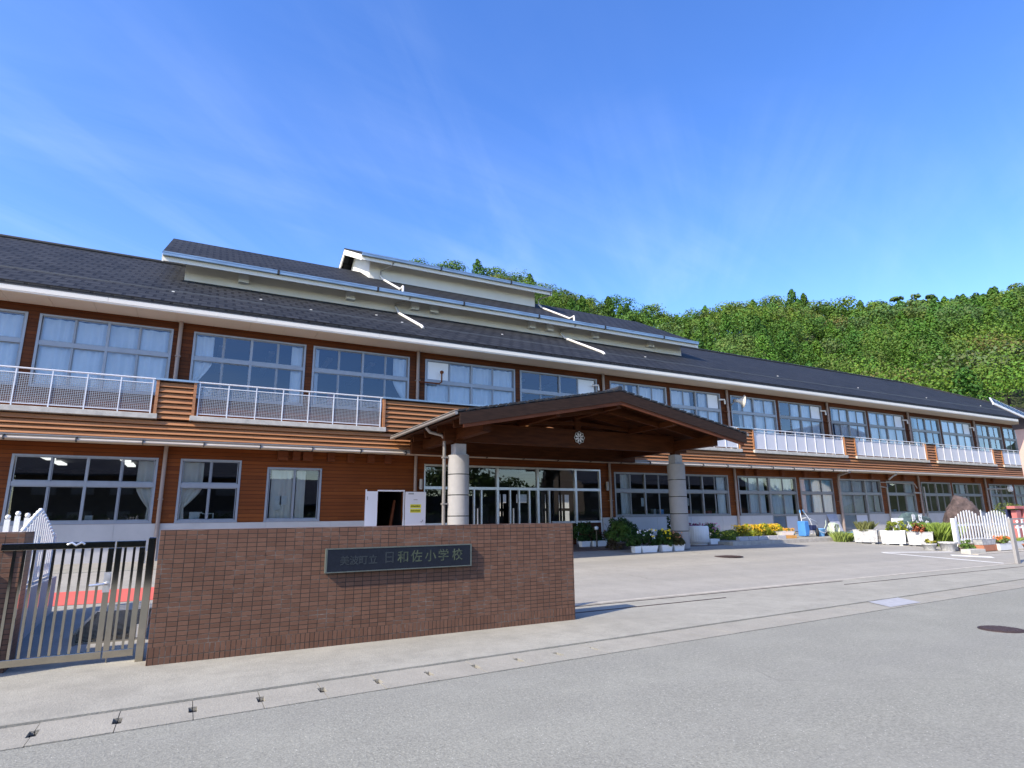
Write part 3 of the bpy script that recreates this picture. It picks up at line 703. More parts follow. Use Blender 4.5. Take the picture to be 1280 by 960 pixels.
GS = [([(.8, 1)], 'curtainb'), ([(.86, 1, 'R')], 'curtainb'), ([(0, .38, 'L')], 'curtainb'), ([(.08, .52), (.55, .72)], 'curtainb'), ([(.12, .30)], 'curtain'), ([(.82, .98)], 'curtain'),
      ([(.3, .9)], 'curtain'), ([(.1, .9)], 'curtain'), ([(0, 1)], 'curtaint'), ([(0, 1)], 'curtainb'), ([(0, .9)], 'curtainb'), ([(.75, 1)], 'curtain'),
      ([], 'curtain'), ([(.2, .5)], 'curtain'), ([(0, .4)], 'curtain'), ([(0, .5)], 'curtain'), ([(0, 1)], 'curtain')]
for i, ((x0, x1, z0, z1, n, dr), (cu, cm_)) in enumerate(zip(GFW, GS)):
    window('window' if not dr else 'terrace_door', x0, x1, z0, z1, n, GT if i != 3 else None, 'alu' if i < 4 else 'alub', 'glass', cu, cm_, (), bool(dr), seed=200+i*17)
# things lying about on the window sills and stuck to the panes
M['card'] = plain('paper_sheet', (.75, .74, .68), .8); M['bookred'] = plain('red_book', (.35, .06, .05), .6); M['bookgreen'] = plain('green_box', (.08, .2, .12), .6)
ir = random.Random(17)
for x0, x1, z0, z1, n_, dr in GFW:
    for q in range(0 if dr else ir.randint(2, 4)):
        xi = ir.uniform(x0+.2, x1-.4); b_ = MB()
        if ir.random() < .3: b_.box(xi, xi+.21, YW+.10, YW+.104, z0+ir.uniform(.25, .5), z0+.78); b_.build('window_poster', 'card', B)
        else: b_.box(xi, xi+ir.uniform(.12, .4), YW+.30, YW+.5, z0-.1, z0+ir.uniform(.08, .3)); b_.build('sill_box', ir.choice(['card', 'bookred', 'bookgreen', 'innerfl', 'bluel']), B)
for x0, x1 in UFW[2:14]:
    for q in range(ir.randint(1, 2)):
        xi = ir.uniform(x0+.2, x1-.5); b_ = MB(); b_.box(xi, xi+ir.uniform(.15, .35), YW+.08, YW+.11, UZ0+.05, UZ0+ir.uniform(.2, .45)); b_.build('sill_box', ir.choice(['card', 'bookred', 'bluel', 'card']), B)
# entrance glazing
f = MB(); x0, x1, z0, z1 = ENT; posts = [7.53, 10.55, 12.37, 14.2, 15.47]
for xp in posts: f.box(xp-.05 if xp > 8 else xp, xp+.05 if xp < 15 else xp+.0, YW-.02, YW+.12, z0, z1)
f.box(x0, x1, YW-.015, YW+.115, z1-.05, z1+.02); f.box(x0+.05, x1-.05, YW-.017, YW+.11, 2.60, 2.70); f.box(13.0, x1-.05, YW-.016, YW+.11, 1.30, 1.38); f.box(7.58, 9.0, YW-.016, YW+.11, 1.30, 1.38)
for xp in (9.0, 9.55, 9.86, 11.1, 11.5, 11.97, 12.9): f.box(xp-.03, xp+.03, YW-.012, YW+.09, z0, 2.60)
eo = f.build('entrance_glazing', 'alubright', B)
gm = MB()
for a, b in zip(posts, posts[1:]): gm.quad((a+.05, YW+.05, 2.7), (b-.05, YW+.05, 2.7), (b-.05, YW+.05, z1-.05), (a+.05, YW+.05, z1-.05))
xs = [7.58, 9.0, 9.55, 9.86, 10.55, 11.1]+[11.97, 12.37, 12.9, 14.2, 15.45]
for a, b in [(7.58, 9.0), (9.03, 9.52), (9.58, 9.83), (9.89, 10.5), (11.53, 11.94), (12.0, 12.32), (12.42, 12.87), (12.93, 14.15), (14.25, 15.45)]:
    gm.quad((a, YW+.05, .5), (b, YW+.05, .5), (b, YW+.05, 2.6), (a, YW+.05, 2.6))
gm.build('pane', 'glass', eo)
hb = MB()
for xp in (9.62, 11.16): hb.bar((xp+.05, YW-.05, 1.0), (xp+.05, YW-.05, 1.9), .035, .035)
hb.build('handle', 'fascia', eo)
st = MB(); st.box(8.72, 8.98, YW-.028, YW-.024, 1.50, 1.78); st.build('sticker', 'red', eo)
hm = MB(); c0 = Vector((8.85, YW-.0315, 1.655)); pts = []
for i in range(24):
    tt = 2*pi*i/24; pts.append((c0.x+.0052*16*sin(tt)**3, c0.y, c0.z+.0055*(13*cos(tt)-5*cos(2*tt)-2*cos(3*tt)-cos(4*tt))))
hm.prism(pts, (0, .003, 0)); hm.build('heart_mark', 'white', eo)
w = MB(); w.box(7.58, 9.0, YW+.01, YW+.10, .45, 1.30); w.box(13.0, 15.42, YW+.01, YW+.10, .45, 1.30); w.build('low_panel', 'beam', eo)
# yellow stripe board in the entrance
w = MB(); w.box(9.0, 9.12, YW-.06, YW-.05, 1.5, 2.15); w.build('notice_strip', 'orange', eo)
# white double door, one leaf folded back on the wall
d = MB(); d.box(5.44, 5.82, YW-.06, YW+.06, .45, 2.50); d.box(5.82, 6.80, YW-.05, YW+.05, 2.50, 2.55); d.box(5.40, 5.44, YW-.055, YW+.05, .45, 2.56); d.box(6.76, 6.80, YW-.05, YW+.04, .45, 2.50)
do = d.build('store_door', 'door', B)
lf = MB(); lf.box(6.80, 7.56, YW-.16, YW-.115, .48, 2.49); lo_ = lf.build('door_leaf', 'door', do)
kn = MB(); kn.tube([(7.44, YW-.17, 1.50), (7.44, YW-.20, 1.48), (7.40, YW-.21, 1.43), (7.36, YW-.2, 1.45)], .012, 8); kn.box(6.9, 7.1, YW-.175, YW-.16, 2.40, 2.44); kn.build('handle', 'greypole', do)
yb = MB(); yb.box(6.98, 7.38, YW-.168, YW-.162, 1.92, 2.05); yb.box(6.98, 7.38, YW-.168, YW-.162, 1.76, 1.89); yb.build('notice', 'yellow', do)
ik = MB()
for zc in (1.985, 1.825):
    x = 7.0
    while x < 7.34:
        wv = rng.uniform(.012, .03); ik.box(x, x+wv, YW-.1705, YW-.1685, zc-.03, zc+.035-rng.uniform(0, .02)); x += wv+.012
ik.build('notice_text', 'ink', do)
hg = MB(); hg.box(5.455, 5.475, YW-.07, YW-.055, 2.2, 2.32); hg.box(5.455, 5.475, YW-.07, YW-.055, .8, .95); hg.build('hinge', 'greypole', do)
dm = MB(); dm.bar((6.28, YW+.3, .6), (6.55, YW+.35, 2.2), .10, .05); dm.bar((6.42, YW+.5, .6), (6.58, YW+.42, 2.05), .06, .05); dm.build('leaning_plank', 'beam_red', do)

# beam ends under the balcony
for xb, s_ in [(2.6, .16), (3.02, .12), (3.39, .16), (4.15, .12), (4.82, .12), (5.52, .12), (6.13, .12)]+[(q, .12) for q in (24.36, 25.17, 27.04, 28.83, 30.23, 32.77, 34.73, 36.39, 38.0, 40.93, 46.16, 48.6)]:
    bb = MB(); bb.box(xb-s_, xb+s_, YW-.16, YW-.001, 3.48, 3.77); bb.build('beam_end', 'beam_red', B)

# eaves and roofs ------------------------------------------
YE, ZE, SL, YR = 19.85, 8.06, .5, 30.2
ZR = ZE+SL*(YR-YE); XRr = 57.3; XC = XRr+(YR-YE)
rf = MB(); th = .07
def roofpoly(pts, th=.07):
    rf.add(pts+[(x_, y_, z_-th) for x_, y_, z_ in pts], [tuple(range(len(pts))), tuple(range(2*len(pts)-1, len(pts)-1, -1))]+[(i, i+len(pts), (i+1) % len(pts)+len(pts), (i+1) % len(pts)) for i in range(len(pts))])
roofpoly([(XL-.6, YE, ZE), (XC, YE, ZE), (XRr, YR, ZR), (XL-.6, YR, ZR)])
roofpoly([(XRr, YR, ZR+.001), (XC, YE, ZE+.001), (XC, 2*YR-YE, ZE+.001)])
roofpoly([(XL-.6, YR, ZR+.002), (XRr, YR, ZR+.002), (XC, 2*YR-YE, ZE), (XL-.6, 2*YR-YE, ZE)])
rfo = rf.build('roof', 'roof', B)
rc = MB(); rc.tube([(XL-.6, YR, ZR+.03), (XRr, YR, ZR+.03)], .09, 8); rc.tube([(XRr, YR, ZR+.03), (XC, YE, ZE+.03)], .08, 8); rc.build('ridge_cap', 'roofedge', rfo)
sg = MB(); sg.box(XL, XC-2.5, 22.0, 22.03, ZE+SL*(22.0-YE)+.0, ZE+SL*(22.0-YE)+.04)
M['snowrail'] = plain('dull_snow_rail', (.075, .078, .085), .5)
sg.build('snow_guard', 'snowrail', rfo)
sg = MB()
for xx, yy in [(-1.1, 21.8), (1.7, 23.0), (3.4, 22.2), (6.2, 23.4), (7.0, 22.4), (30.2, 22.8), (38, 22.8), (46, 22.8), (53.5, 22.8), (12, 23.2), (20, 22.7)]:
    z_ = ZE+SL*(yy-YE); sg.box(xx-.04, xx+.04, yy, yy+.06, z_, z_+.035)
sg.build('roof_hook', 'whitepipe', rfo)
re = MB(); re.box(XL-.6, XC, YE+.01, YE+.09, ZE-.13, ZE-.072); re.build('eave_shade_strip', 'roofedge', rfo)  # dark strip in place of the shadow gap between roof and fascia
fa = MB(); fa.box(XL-.6, XC-.3, 19.90, 19.99, 7.76, 7.935)
xx = XL-.6
fa2 = fa.build('fascia', 'fascia', B)
# sloping front board with joints
fb = MB(); xx = XL-.6
while xx < XC-.4:
    x2 = min(xx+4.0, XC-.3)
    fb.add([(xx+.004, 19.88, 7.80), (x2-.004, 19.88, 7.80), (x2-.004, 19.86, 7.985), (xx+.004, 19.86, 7.985), (xx+.004, 19.91, 7.77), (x2-.004, 19.91, 7.77)], [(0, 1, 2, 3), (4, 5, 1, 0)]); xx = x2
fb.build('fascia_board', 'fascia', fa2)
sf = MB(); xx = XL-.5
while xx < XC-.5: sf.box(xx+.005, xx+1.045, 19.98, 20.899, 7.752, 7.77); xx += 1.05
sf.box(XL-.5, XC-.5, 19.98, 20.899, 7.772, 7.79); sf.build('soffit', 'soffit', B)

def tier(name, xw0, xw1, yw, xe0, xe1, ye, ze, sl, yr, xr1=None, base=9.0, vents=(), gutter_h=.17, fas=.26):
    """raised clerestory: wall, pitched roof, fascia, gutter"""
    zr_ = ze+sl*(yr-ye); zs = ze+sl*(yw-ye)-.14
    w_ = MB(); w_.box(xw0, xw1, yw, yw+.15, base, zs)
    w_.prism([(xw0, yw+.15, base), (xw0, yr+3, base), (xw0, yr, zr_-.15), (xw0, yw+.15, zs)], (.15, 0, 0)); w_.prism([(xw1-.15, yw+.15, base), (xw1-.15, yr+3, base), (xw1-.15, yr, zr_-.15), (xw1-.15, yw+.15, zs)], (.15, 0, 0))
    wo = w_.build(name, 'clerestory', B)
    r_ = MB(); xr1 = xr1 or xe1
    yb = 2*yr-ye
    for q in ([(xe0, ye, ze), (xe1, ye, ze), (xr1, yr, zr_), (xe0, yr, zr_)], [(xe0, yr, zr_+.001), (xr1, yr, zr_+.001), (xe1, yb, ze), (xe0, yb, ze)]):
        r_.add(q+[(a, b, c_-.06) for a, b, c_ in q], [(0, 1, 2, 3), (7, 6, 5, 4)]+[(i, i+4, (i+1) % 4+4, (i+1) % 4) for i in range(4)])
    ro = r_.build('clerestory_roof', 'roof', wo)
    s_ = MB()   # inclined soffit lining and gable boards
    s_.add([(xe0+.05, ye+.12, ze-.28), (xe1-.05, ye+.12, ze-.28), (xe1-.05, yw, zs-.02), (xe0+.05, yw, zs-.02)], [(0, 1, 2, 3)])
    for xg in (xe0, xe1-.06):
        s_.prism([(xg, ye+.06, ze-.09+.03*sl), (xg, yr, zr_-.09), (xg, yr, zr_-.40), (xg, ye+.06, ze-.36)], (.06, 0, 0))
        s_.prism([(xg, yr, zr_-.092), (xg, yb-.06, ze-.09), (xg, yb-.06, ze-.36), (xg, yr, zr_-.402)], (.06, 0, 0))
    for xg, xw in ((xe0+.06, xw0), (xw1, xe1-.06)):
        s_.add([(xg, ye+.12, ze-.30), (xw, ye+.12, ze-.30), (xw, yr, zr_-.40), (xg, yr, zr_-.40)], [(0, 1, 2, 3)])
    s_.build('gable_board', 'fascia', wo)
    f_ = MB(); f_.box(xe0+.062, xe1-.062, ye+.055, ye+.12, ze-.335, ze-.065); f_.build('clerestory_fascia', 'fascia', wo)
    g_ = MB(); xx = xe0+.02; sw = 4.1
    while xx < xe1-.1:
        x2 = min(xx+sw, xe1-.02); g_.box(xx, x2-.05, ye-.09, ye+.05, ze-.155, ze-.015); g_.box(xx, x2-.05, ye-.10, ye-.09, ze-.05, ze-.003); xx = x2
    go = g_.build('clerestory_gutter', 'gutter', wo)
    b_ = MB(); xx = xe0+.02+sw
    while xx < xe1-.3: b_.box(xx-.07, xx+.02, ye-.105, ye+.052, ze-.165, ze-.0); xx += sw
    b_.build('gutter_joint', 'roofedge', wo)
    if vents:
        for vx in vents:
            v_ = MB(); v_.box(vx-.19, vx+.19, yw-.26, yw, base+(.22 if base < 12 else .2), base+.56); v_.prism([(vx-.19, yw-.22, base+.56), (vx+.19, yw-.22, base+.56), (vx+.19, yw, base+.66), (vx-.19, yw, base+.66)], (0, 0, -.012))
            v_.build('vent_hood', 'white', wo, .01)
    return wo
T2 = dict(ye=24.4, ze=11.46, sl=.54, yr=29.7)
t2 = tier('clerestory_wall', -.95, 25.05, 25.3, -1.73, 25.6, T2['ye'], T2['ze'], T2['sl'], T2['yr'], xr1=25.6, base=10.76, vents=(1.15, 5.47, 8.43, 9.38, 14.71, 15.77, 18.69, 22.57))
t3 = tier('clerestory_wall', 6.9, 16.45, 27.75, 6.3, 17.2, 27.0, 14.19, .48, 31.1, base=13.2)
# rain pipes over the roofs
def roof_pipes(xa, xb):
    p_ = MB()
    z2 = lambda y: T2['ze']+T2['sl']*(y-T2['ye'])+.06; z1 = lambda y: ZE+SL*(y-YE)+.06
    p_.tube([(xa-.1, 27.65, 13.42), (xa, 27.45, z2(27.45)), (xa+.05, 24.75, z2(24.75)), (xa+.05, 24.38, 11.72), (xa+.05, 24.36, 11.4)], .055, 8)
    p_.tube([(xb-.02, 25.15, 10.98), (xb, 24.8, z1(24.8)), (xb+.06, 21.75, z1(21.75)+.01), (xb+.06, 21.6, z1(21.6)-.05)], .06, 8)
    p_.build('roof_drain_pipe', 'whitepipe', B)
    p_ = MB()
    p_.tube([(xa+.35, 26.95, 14.08), (xa+.33, 27.1, 13.85), (xa-.08, 27.68, 13.75), (xa-.1, 27.66, 13.45)], .04, 8)
    p_.tube([(xb+.42, 24.38, 11.35), (xb+.40, 24.5, 11.15), (xb-.02, 25.22, 11.15), (xb-.02, 25.2, 10.95)], .04, 8)
    p_.build('elbow_pipe', 'greypole', B)
roof_pipes(7.55, 7.55); roof_pipes(16.75, 16.5)

# balcony ----------------------------------------------------
YB = 19.85
bal = MB(); bal.box(XL, XC-3, YB+.06, YW, 4.36, 4.52); bo = bal.build('balcony', 'balfloor', B)
un = MB(); un.box(XL, XC-3, YB+.12, YW-.001, 3.80, 3.84); un.build('balcony_soffit', 'soffit', bo)
PANELS = [(-16, -9.2), (-1.14, -.09), (5.60, 14.9), (22.9, 23.95), (31.0, 32.0), (38.9, 40.02), (46.9, 48.12), (54.9, 56.1)]
bk = MB()
for a, b in PANELS: bk.box(a+.02, b-.02, YB+.03, YB+.10, 4.40, 5.60)
bk.box(XL, XC-3, YB+.03, YB+.10, 3.86, 4.44); bk.build('parapet_backing', 'beam', bo)
lv = MB()
def slat(x0, x1, zc, h):
    lv.add([(x0, YB+.02, zc+h/2), (x1, YB+.02, zc+h/2), (x1, YB-.055, zc-h/2), (x0, YB-.055, zc-h/2), (x0, YB+.035, zc+h/2-.03), (x1, YB+.035, zc+h/2-.03), (x1, YB-.04, zc-h/2-.012), (x0, YB-.04, zc-h/2-.012)],
           [(3, 2, 1, 0), (7, 6, 2, 3), (0, 4, 7, 3), (1, 2, 6, 5), (4, 5, 6, 7)])
z = 3.945
for i in range(4):
    x = XL+rng.uniform(-2, 0)
    while x < XC-3:
        L_ = rng.choice([3.6, 4.0, 4.5]); x1_ = min(x+L_, XC-3); slat(x+.002, x1_-.002, z+i*.137+rng.uniform(-.002, .002), .112); x = x1_
for a, b in PANELS:
    for i in range(7): 
        x = a+.08
        while x < b-.09:
            x1_ = min(x+4.0, b-.08); slat(x, x1_-.002, 4.545+i*.158, .13); x = x1_
lv.build('louvre', 'louver', bo)
for a, b in PANELS:
    for xx in (a, b-.08): ed = MB(); ed.box(xx, xx+.08, YB-.075, YB+.11, 4.46, 5.60); ed.build('edge_post', 'louver', bo)
for a, b in PANELS: cp = MB(); cp.box(a-.03, b+.03, YB-.10, YB+.14, 5.602, 5.66); cp.build('parapet_cap', 'gutter', bo)
RAILS = []
for (a0, b0), (a1, b1) in zip(PANELS, PANELS[1:]): RAILS.append((b0, a1))
for a, b in RAILS: cs = MB(); cs.box(a-.11, b+.11, YB-.13, YB+.2, 4.455, 4.60); cs.build('concrete_sill', 'conc', bo, .008)
for q, (a, b) in enumerate(RAILS):
    r_ = MB(); r_.tube([(a+.02, YB-.02, 5.635), (b-.02, YB-.02, 5.635)], .025, 8)
    n_ = max(2, round((b-a)/.81)); step = (b-a-.16)/n_
    for i in range(n_+1):
        xp = a+.08+step*i; r_.box(xp-.015, xp+.015, YB-.035, YB-.004, 4.60, 5.62)
    r_.box(a+.06, b-.06, YB-.028, YB-.012, 5.49, 5.515); r_.box(a+.06, b-.06, YB-.029, YB-.011, 4.665, 4.69)
    ro = r_.build('railing', 'rail', bo)
    if q < 2:   # wire mesh panels
        m_ = MB(); xx = a+.07
        while xx < b-.07: m_.box(xx, xx+.012, YB-.012, YB-.004, 4.69, 5.49); xx += .048
        zz_ = 4.71
        while zz_ < 5.48: m_.box(a+.07, b-.07, YB-.013, YB-.005, zz_, zz_+.012); zz_ += .048
        m_.build('wire_mesh', 'mesh', ro)
    else:
        m_ = MB(); m_.box(a+.06, b-.06, YB+.002, YB+.010, 4.66, 5.46); m_.build('screen_panel', 'panelgrey', ro)
# lower gutter
gt = MB(); gt.tube([(XL, YB-.06, 3.76), (31.0, YB-.06, 3.755)], .036, 8); gt.tube([(31.0, YB-.02, 3.80), (XC-3, YB-.02, 3.79)], .045, 8)
gt.box(XL, XC-3, YB+.0, YB+.08, 3.78, 3.87)
gto = gt.build('balcony_gutter', 'lowgutter', B)
gb = MB(); xx = XL+.3
while xx < 31: gb.box(xx-.015, xx+.015, YB-.12, YB+.0, 3.70, 3.83); xx += 1.55
gb.build('gutter_bracket', 'roofedge', gto)
fl = MB(); fl.box(XL, XC-3, YB-.05, YB+.1, 3.845, 3.872); fl.build('drip_flashing', 'alub', gto)
# downpipes
for xp in (-8.7, -.72, 7.17, 15.8, 23.5, 31.45, 39.45, 47.4, 55.3):
    d_ = MB(); d_.tube([(xp, YW-.09, 4.5), (xp, YW-.09, 7.75)], .062, 10); d_.box(xp-.08, xp+.08, YW-.16, YW, 6.6, 6.63); d_.build('downpipe', 'pipe', B)
for xp in (-.74, 7.17, 15.92, 23.55, 31.5, 39.5, 47.5, 55.3):
    d_ = MB(); r0 = .058 if xp != 31.5 else .075; d_.tube([(xp, YW-.09, .5), (xp, YW-.09, 3.8)] if xp != 31.5 else [(xp, YW-.16, .5), (xp, YW-.16, 3.3), (xp-.1, YW-.3, 3.6), (xp-.3, YB-.0, 3.74)], r0, 10); d_.box(xp-.075, xp+.075, YW-.16, YW, 2.2, 2.22); d_.build('downpipe', 'pipe', B)
# conduits and small vent pipes on the facade
cd = MB()
cd.tube([(36.0, YW-.12, .6), (36.0, YW-.12, 3.0), (35.4, YW-.12, 3.05)], .045, 8); cd.tube([(35.5, YW-.1, 3.3), (39.0, YW-.1, 3.25), (39.2, YW-.1, 3.0)], .03, 8)
cd.tube([(39.9, YW-.12, .6), (39.9, YW-.12, 3.1)], .05, 8); cd.tube([(47.4, YW-.16, 3.05), (50.2, YW-.16, 3.08)], .05, 8); cd.tube([(47.9, YW-.1, .6), (47.9, YW-.1, 3.0)], .05, 8)
cd.tube([(35.6, YB, 3.72), (35.5, YB+.2, 3.6), (35.4, YB+.4, 3.4)], .045, 8); cd.tube([(38.6, YW-.2, 2.72), (39.3, YW-.2, 2.7)], .05, 8)
cd.build('conduit', 'greypole', B)
for a, b, z_ in [(7.2, 8.0, 6.55)]:
    v_ = MB(); v_.tube([(a, YW-.16, z_), (b, YW-.16, z_+.0), (b+.1, YW-.16, z_+.08), (b+.1, YW-.16, z_+.4)], .03, 8); v_.lathe((b+.1, YW-.16, z_+.4), [(.05, 0), (.075, .03), (.075, .09), (.03, .12)], 10); v_.build('vent_pipe', 'beam_red', B)
for a in (15.35, 23.1, 31.0, 39.0, 46.9):
    v_ = MB(); v_.tube([(a-.15, YW-.06, 7.18), (a+.08, YW-.2, 7.18), (a+.1, YW-.2, 6.95)], .045, 8); v_.build('vent_pipe', 'whitepipe', B)
    v_ = MB(); v_.tube([(a+.1, YW-.1, 6.6), (a+.5, YW-.1, 6.55)], .025, 6); v_.build('vent_pipe', 'beam_red', B)
# round electric meter on pipe at far right
v_ = MB(); v_.lathe((0, 0, 0), [(.22, 0), (.22, .14), (.15, .2)], 16); 
for i, q in enumerate(v_.v): v_.v[i] = (50.3+q[0], YW-.2-q[2], 3.1+q[1])
v_.build('junction_box', 'lampw', B)

# loudspeaker horn and lamps on the facade
so_ = empty('loudspeaker', (23.5, 20.6, 7.1), 'ivory horn loudspeaker on upper wall beside a downpipe', 'loudspeaker')
h_ = MB(); base_ = MB(); base_.lathe((0, 0, 0), [(.05, 0), (.09, .12), (.17, .26), (.31, .36), (.33, .37), (.30, .37), (.15, .27), (.06, .16)], 20)
dirv = Vector((.85, -.52, -.12)).normalized(); q_ = dirv.to_track_quat('Z', 'Y')
h_.add([q_ @ Vector(p_)+Vector((23.72, 20.45, 7.12)) for p_ in base_.v], base_.f, True); h_.build('horn', 'speaker', so_)
h_ = MB(); h_.tube([(23.72, 20.46, 7.12), (23.78, 20.62, 7.16)], .09, 10); h_.tube([(23.78, 20.62, 7.1), (23.78, 20.88, 6.95)], .025, 8); h_.build('bracket', 'greypole', so_)
def walllamp(x, z, label):
    o = empty('wall_lamp', (x, YW, z), label, 'wall lamp')
    b_ = MB(); b_.box(x-.06, x+.06, YW-.05, YW-.001, z-.10, z+.10); b_.build('mount', 'steeldark', o)
    b_ = MB(); b_.tube([(x, YW-.11, z-.17), (x, YW-.11, z+.17)], .065, 12); b_.build('shade', 'greypole', o)
    b_ = MB(); b_.tube([(x, YW-.11, z-.19), (x, YW-.11, z-.172)], .05, 12); b_.build('bulb_cover', 'lampw', o)
walllamp(7.28+.1, 2.78, 'small dark tube lamp on timber wall above the open white door')
walllamp(15.75, 2.82, 'grey tube lamp on timber post right of the glass entrance')

# ------------------------------------------------------------------ entrance porch
P = empty('entrance_porch', (11.3, 16.45, .42), 'timber gable porch on two grey concrete pillars before the entrance', 'porch')
XM, HW, YF, YK, ZA, ZV = 11.3, 5.35, 14.05, 19.72, 5.30, 4.27
sp = (ZA-ZV)/HW
pr = MB()
for s_ in (-1, 1):
    pr.prism([(XM, YF+.02, ZA), (XM+s_*HW, YF+.02, ZV), (XM+s_*HW, YF+.02, ZV-.06), (XM, YF+.02, ZA-.06)], (0, YK-YF-.02, 0))
pro = pr.build('porch_roof', 'roof', P)
nb = MB(); i = 0
while i*.3 < HW:      # roll tiles over the verge
    for s_ in (-1, 1):
        xx = XM+s_*(.12+i*.3)
        if abs(xx-XM) < HW-.1:
            z_ = ZA-sp*abs(xx-XM)
            nb.bar((xx-.12, YF+.06, z_+.02+sp*.12*s_), (xx+.12, YF+.06, z_+.035-sp*.12*s_), .16, .045)
            nb.box(xx+.06*s_-.03, xx+.06*s_+.03, YF-.01, YF+.1, z_-.02, z_+.045)
    i += 1
nb.tube([(XM, YF, ZA+.06), (XM, YK, ZA+.06)], .09, 10); nb.build('verge_tile', 'roofedge', pro)
bd = MB(); bt = MB(); dk = MB()
for s_ in (-1, 1):
    e_ = HW-.05
    bd.prism([(XM, YF-.03, ZA-.03), (XM+s_*e_, YF-.03, ZV-.03), (XM+s_*e_, YF-.03, ZV-.34), (XM, YF-.03, ZA-.34)], (0, .045, 0))
    bt.prism([(XM, YF+.0, ZA-.33), (XM+s_*(e_-.12), YF+.0, ZA-.33-sp*(e_-.12)), (XM+s_*(e_-.12), YF+.0, ZA-.44-sp*(e_-.12)), (XM, YF+.0, ZA-.44)], (0, .06, 0))
    dk.prism([(XM, YF+.07, ZA-.075), (XM+s_*(HW-.08), YF+.07, ZA-.075-sp*(HW-.08)), (XM+s_*(HW-.08), YF+.07, ZA-.11-sp*(HW-.08)), (XM, YF+.07, ZA-.11)], (0, YK-YF-.1, 0))
bd.build('barge_board', 'barge', P); bt.build('barge_trim', 'beam_red', P); dk.build('roof_deck', 'deck', P)
for px_ in (7.0, 15.6):
    pl = MB(); zz_ = .40
    hs_ = [.62, .62, .62, .62, .62]; zt = 3.40
    joints = [.40, 1.02, 1.62, 2.22, 2.82, 3.40]
    for a, b in zip(joints, joints[1:]):
        pl.lathe((px_, 16.45, 0), [(.315, a+.014), (.315, b-.014)], 64)
    po = pl.build('pillar', 'pillar', P); jc = MB(); jc.lathe((px_, 16.45, 0), [(.305, .3), (.305, 3.38)], 48); jc.build('joint_core', 'steeldark', po)
    ca = MB(); ca.box(px_-.17, px_+.17, 16.28, 16.62, 3.402, 3.72); ca.box(px_-.2, px_+.2, 16.25, 16.65, 3.40, 3.42); ca.build('steel_shoe', 'coverplate', po)
    ps = MB(); ps.box(px_-.13, px_+.13, 16.32, 16.58, 3.721, 4.35); ps.build('post', 'beam', P)
    lb = MB(); lb.box(px_-.12, px_+.12, YF+.45, YK, 3.86, 4.20); lb.build('side_beam', 'beam', P)
tb = MB(); tb.box(XM-HW+.55, XM+HW-.55, 16.36, 16.54, 3.80, 4.40); tb.build('tie_beam', 'beam', P, .01)
tb = MB(); tb.box(XM-HW+.55, XM+HW-.55, 19.3, 19.48, 3.70, 4.3); tb.build('rear_beam', 'beam', P)
tb = MB(); tb.box(XM-.11, XM+.11, 16.37, 16.53, 4.401, 5.05); tb.build('king_post', 'beam', P)
ra = MB()
for yy in (14.35, 15.2, 16.45, 17.5, 18.6):
    for s_ in (-1, 1):
        ra.bar((XM, yy, ZA-.22), (XM+s_*(HW-.35), yy, ZA-.22-sp*(HW-.35)), .10, .20)
for s_ in (-1, 1): ra.bar((XM, 16.45, 4.62), (XM+s_*2.3, 16.45, 4.5), .10, .12)
ra.build('rafter', 'beam', P)
pu = MB()
for q in (-.12, -2.2, 2.2, .12):
    z_ = ZA-.34-sp*abs(q)
    if abs(q) > 1: pu.box(XM+q-.07, XM+q+.07, YF+.1, YK, z_-.16, z_)
pu.box(XM-.09, XM+.09, YF+.1, YK, ZA-.52, ZA-.34)
for s_ in (-1, 1): pu.bar((XM+s_*2.2, YF+.8, ZA-.42-sp*2.2), (XM+s_*.1, YF+.8, ZA-.48), .10, .14)
pu.build('purlin', 'beam', P)
M['porchgut'] = plain('grey_brown_porch_gutter', (.30, .275, .25), .4, .4, .2, 3)
for s_ in (-1, 1):
    gu = MB()
    xg = XM+s_*(HW+.05); gu.tube([(xg, YF-.02, ZV-.04), (xg, YK, ZV-.04)], .045, 10); gu.box(xg-s_*.02-.05, xg-s_*.02+.05, YF, YK, ZV+.022, ZV+.042)
    gu.build('porch_gutter', 'porchgut', P)
dp = MB(); dp.tube([(5.98, 16.5, 4.18), (6.1, 16.5, 4.05), (6.48, 16.5, 3.98), (6.56, 16.5, 3.85), (6.56, 16.5, .45)], .05, 10); dp.box(6.5, 6.72, 16.42, 16.58, 1.95, 1.99); dp.box(6.5, 6.72, 16.42, 16.58, 3.30, 3.34); dp.build('porch_downpipe', 'porchgut', P)
dp = MB(); dp.tube([(16.6, 16.9, 4.15), (16.5, 16.9, 4.05), (16.1, 16.9, 3.95), (16.02, 16.9, 3.8), (16.02, 16.9, .45)], .045, 10); dp.build('porch_downpipe', 'steeldark', P)
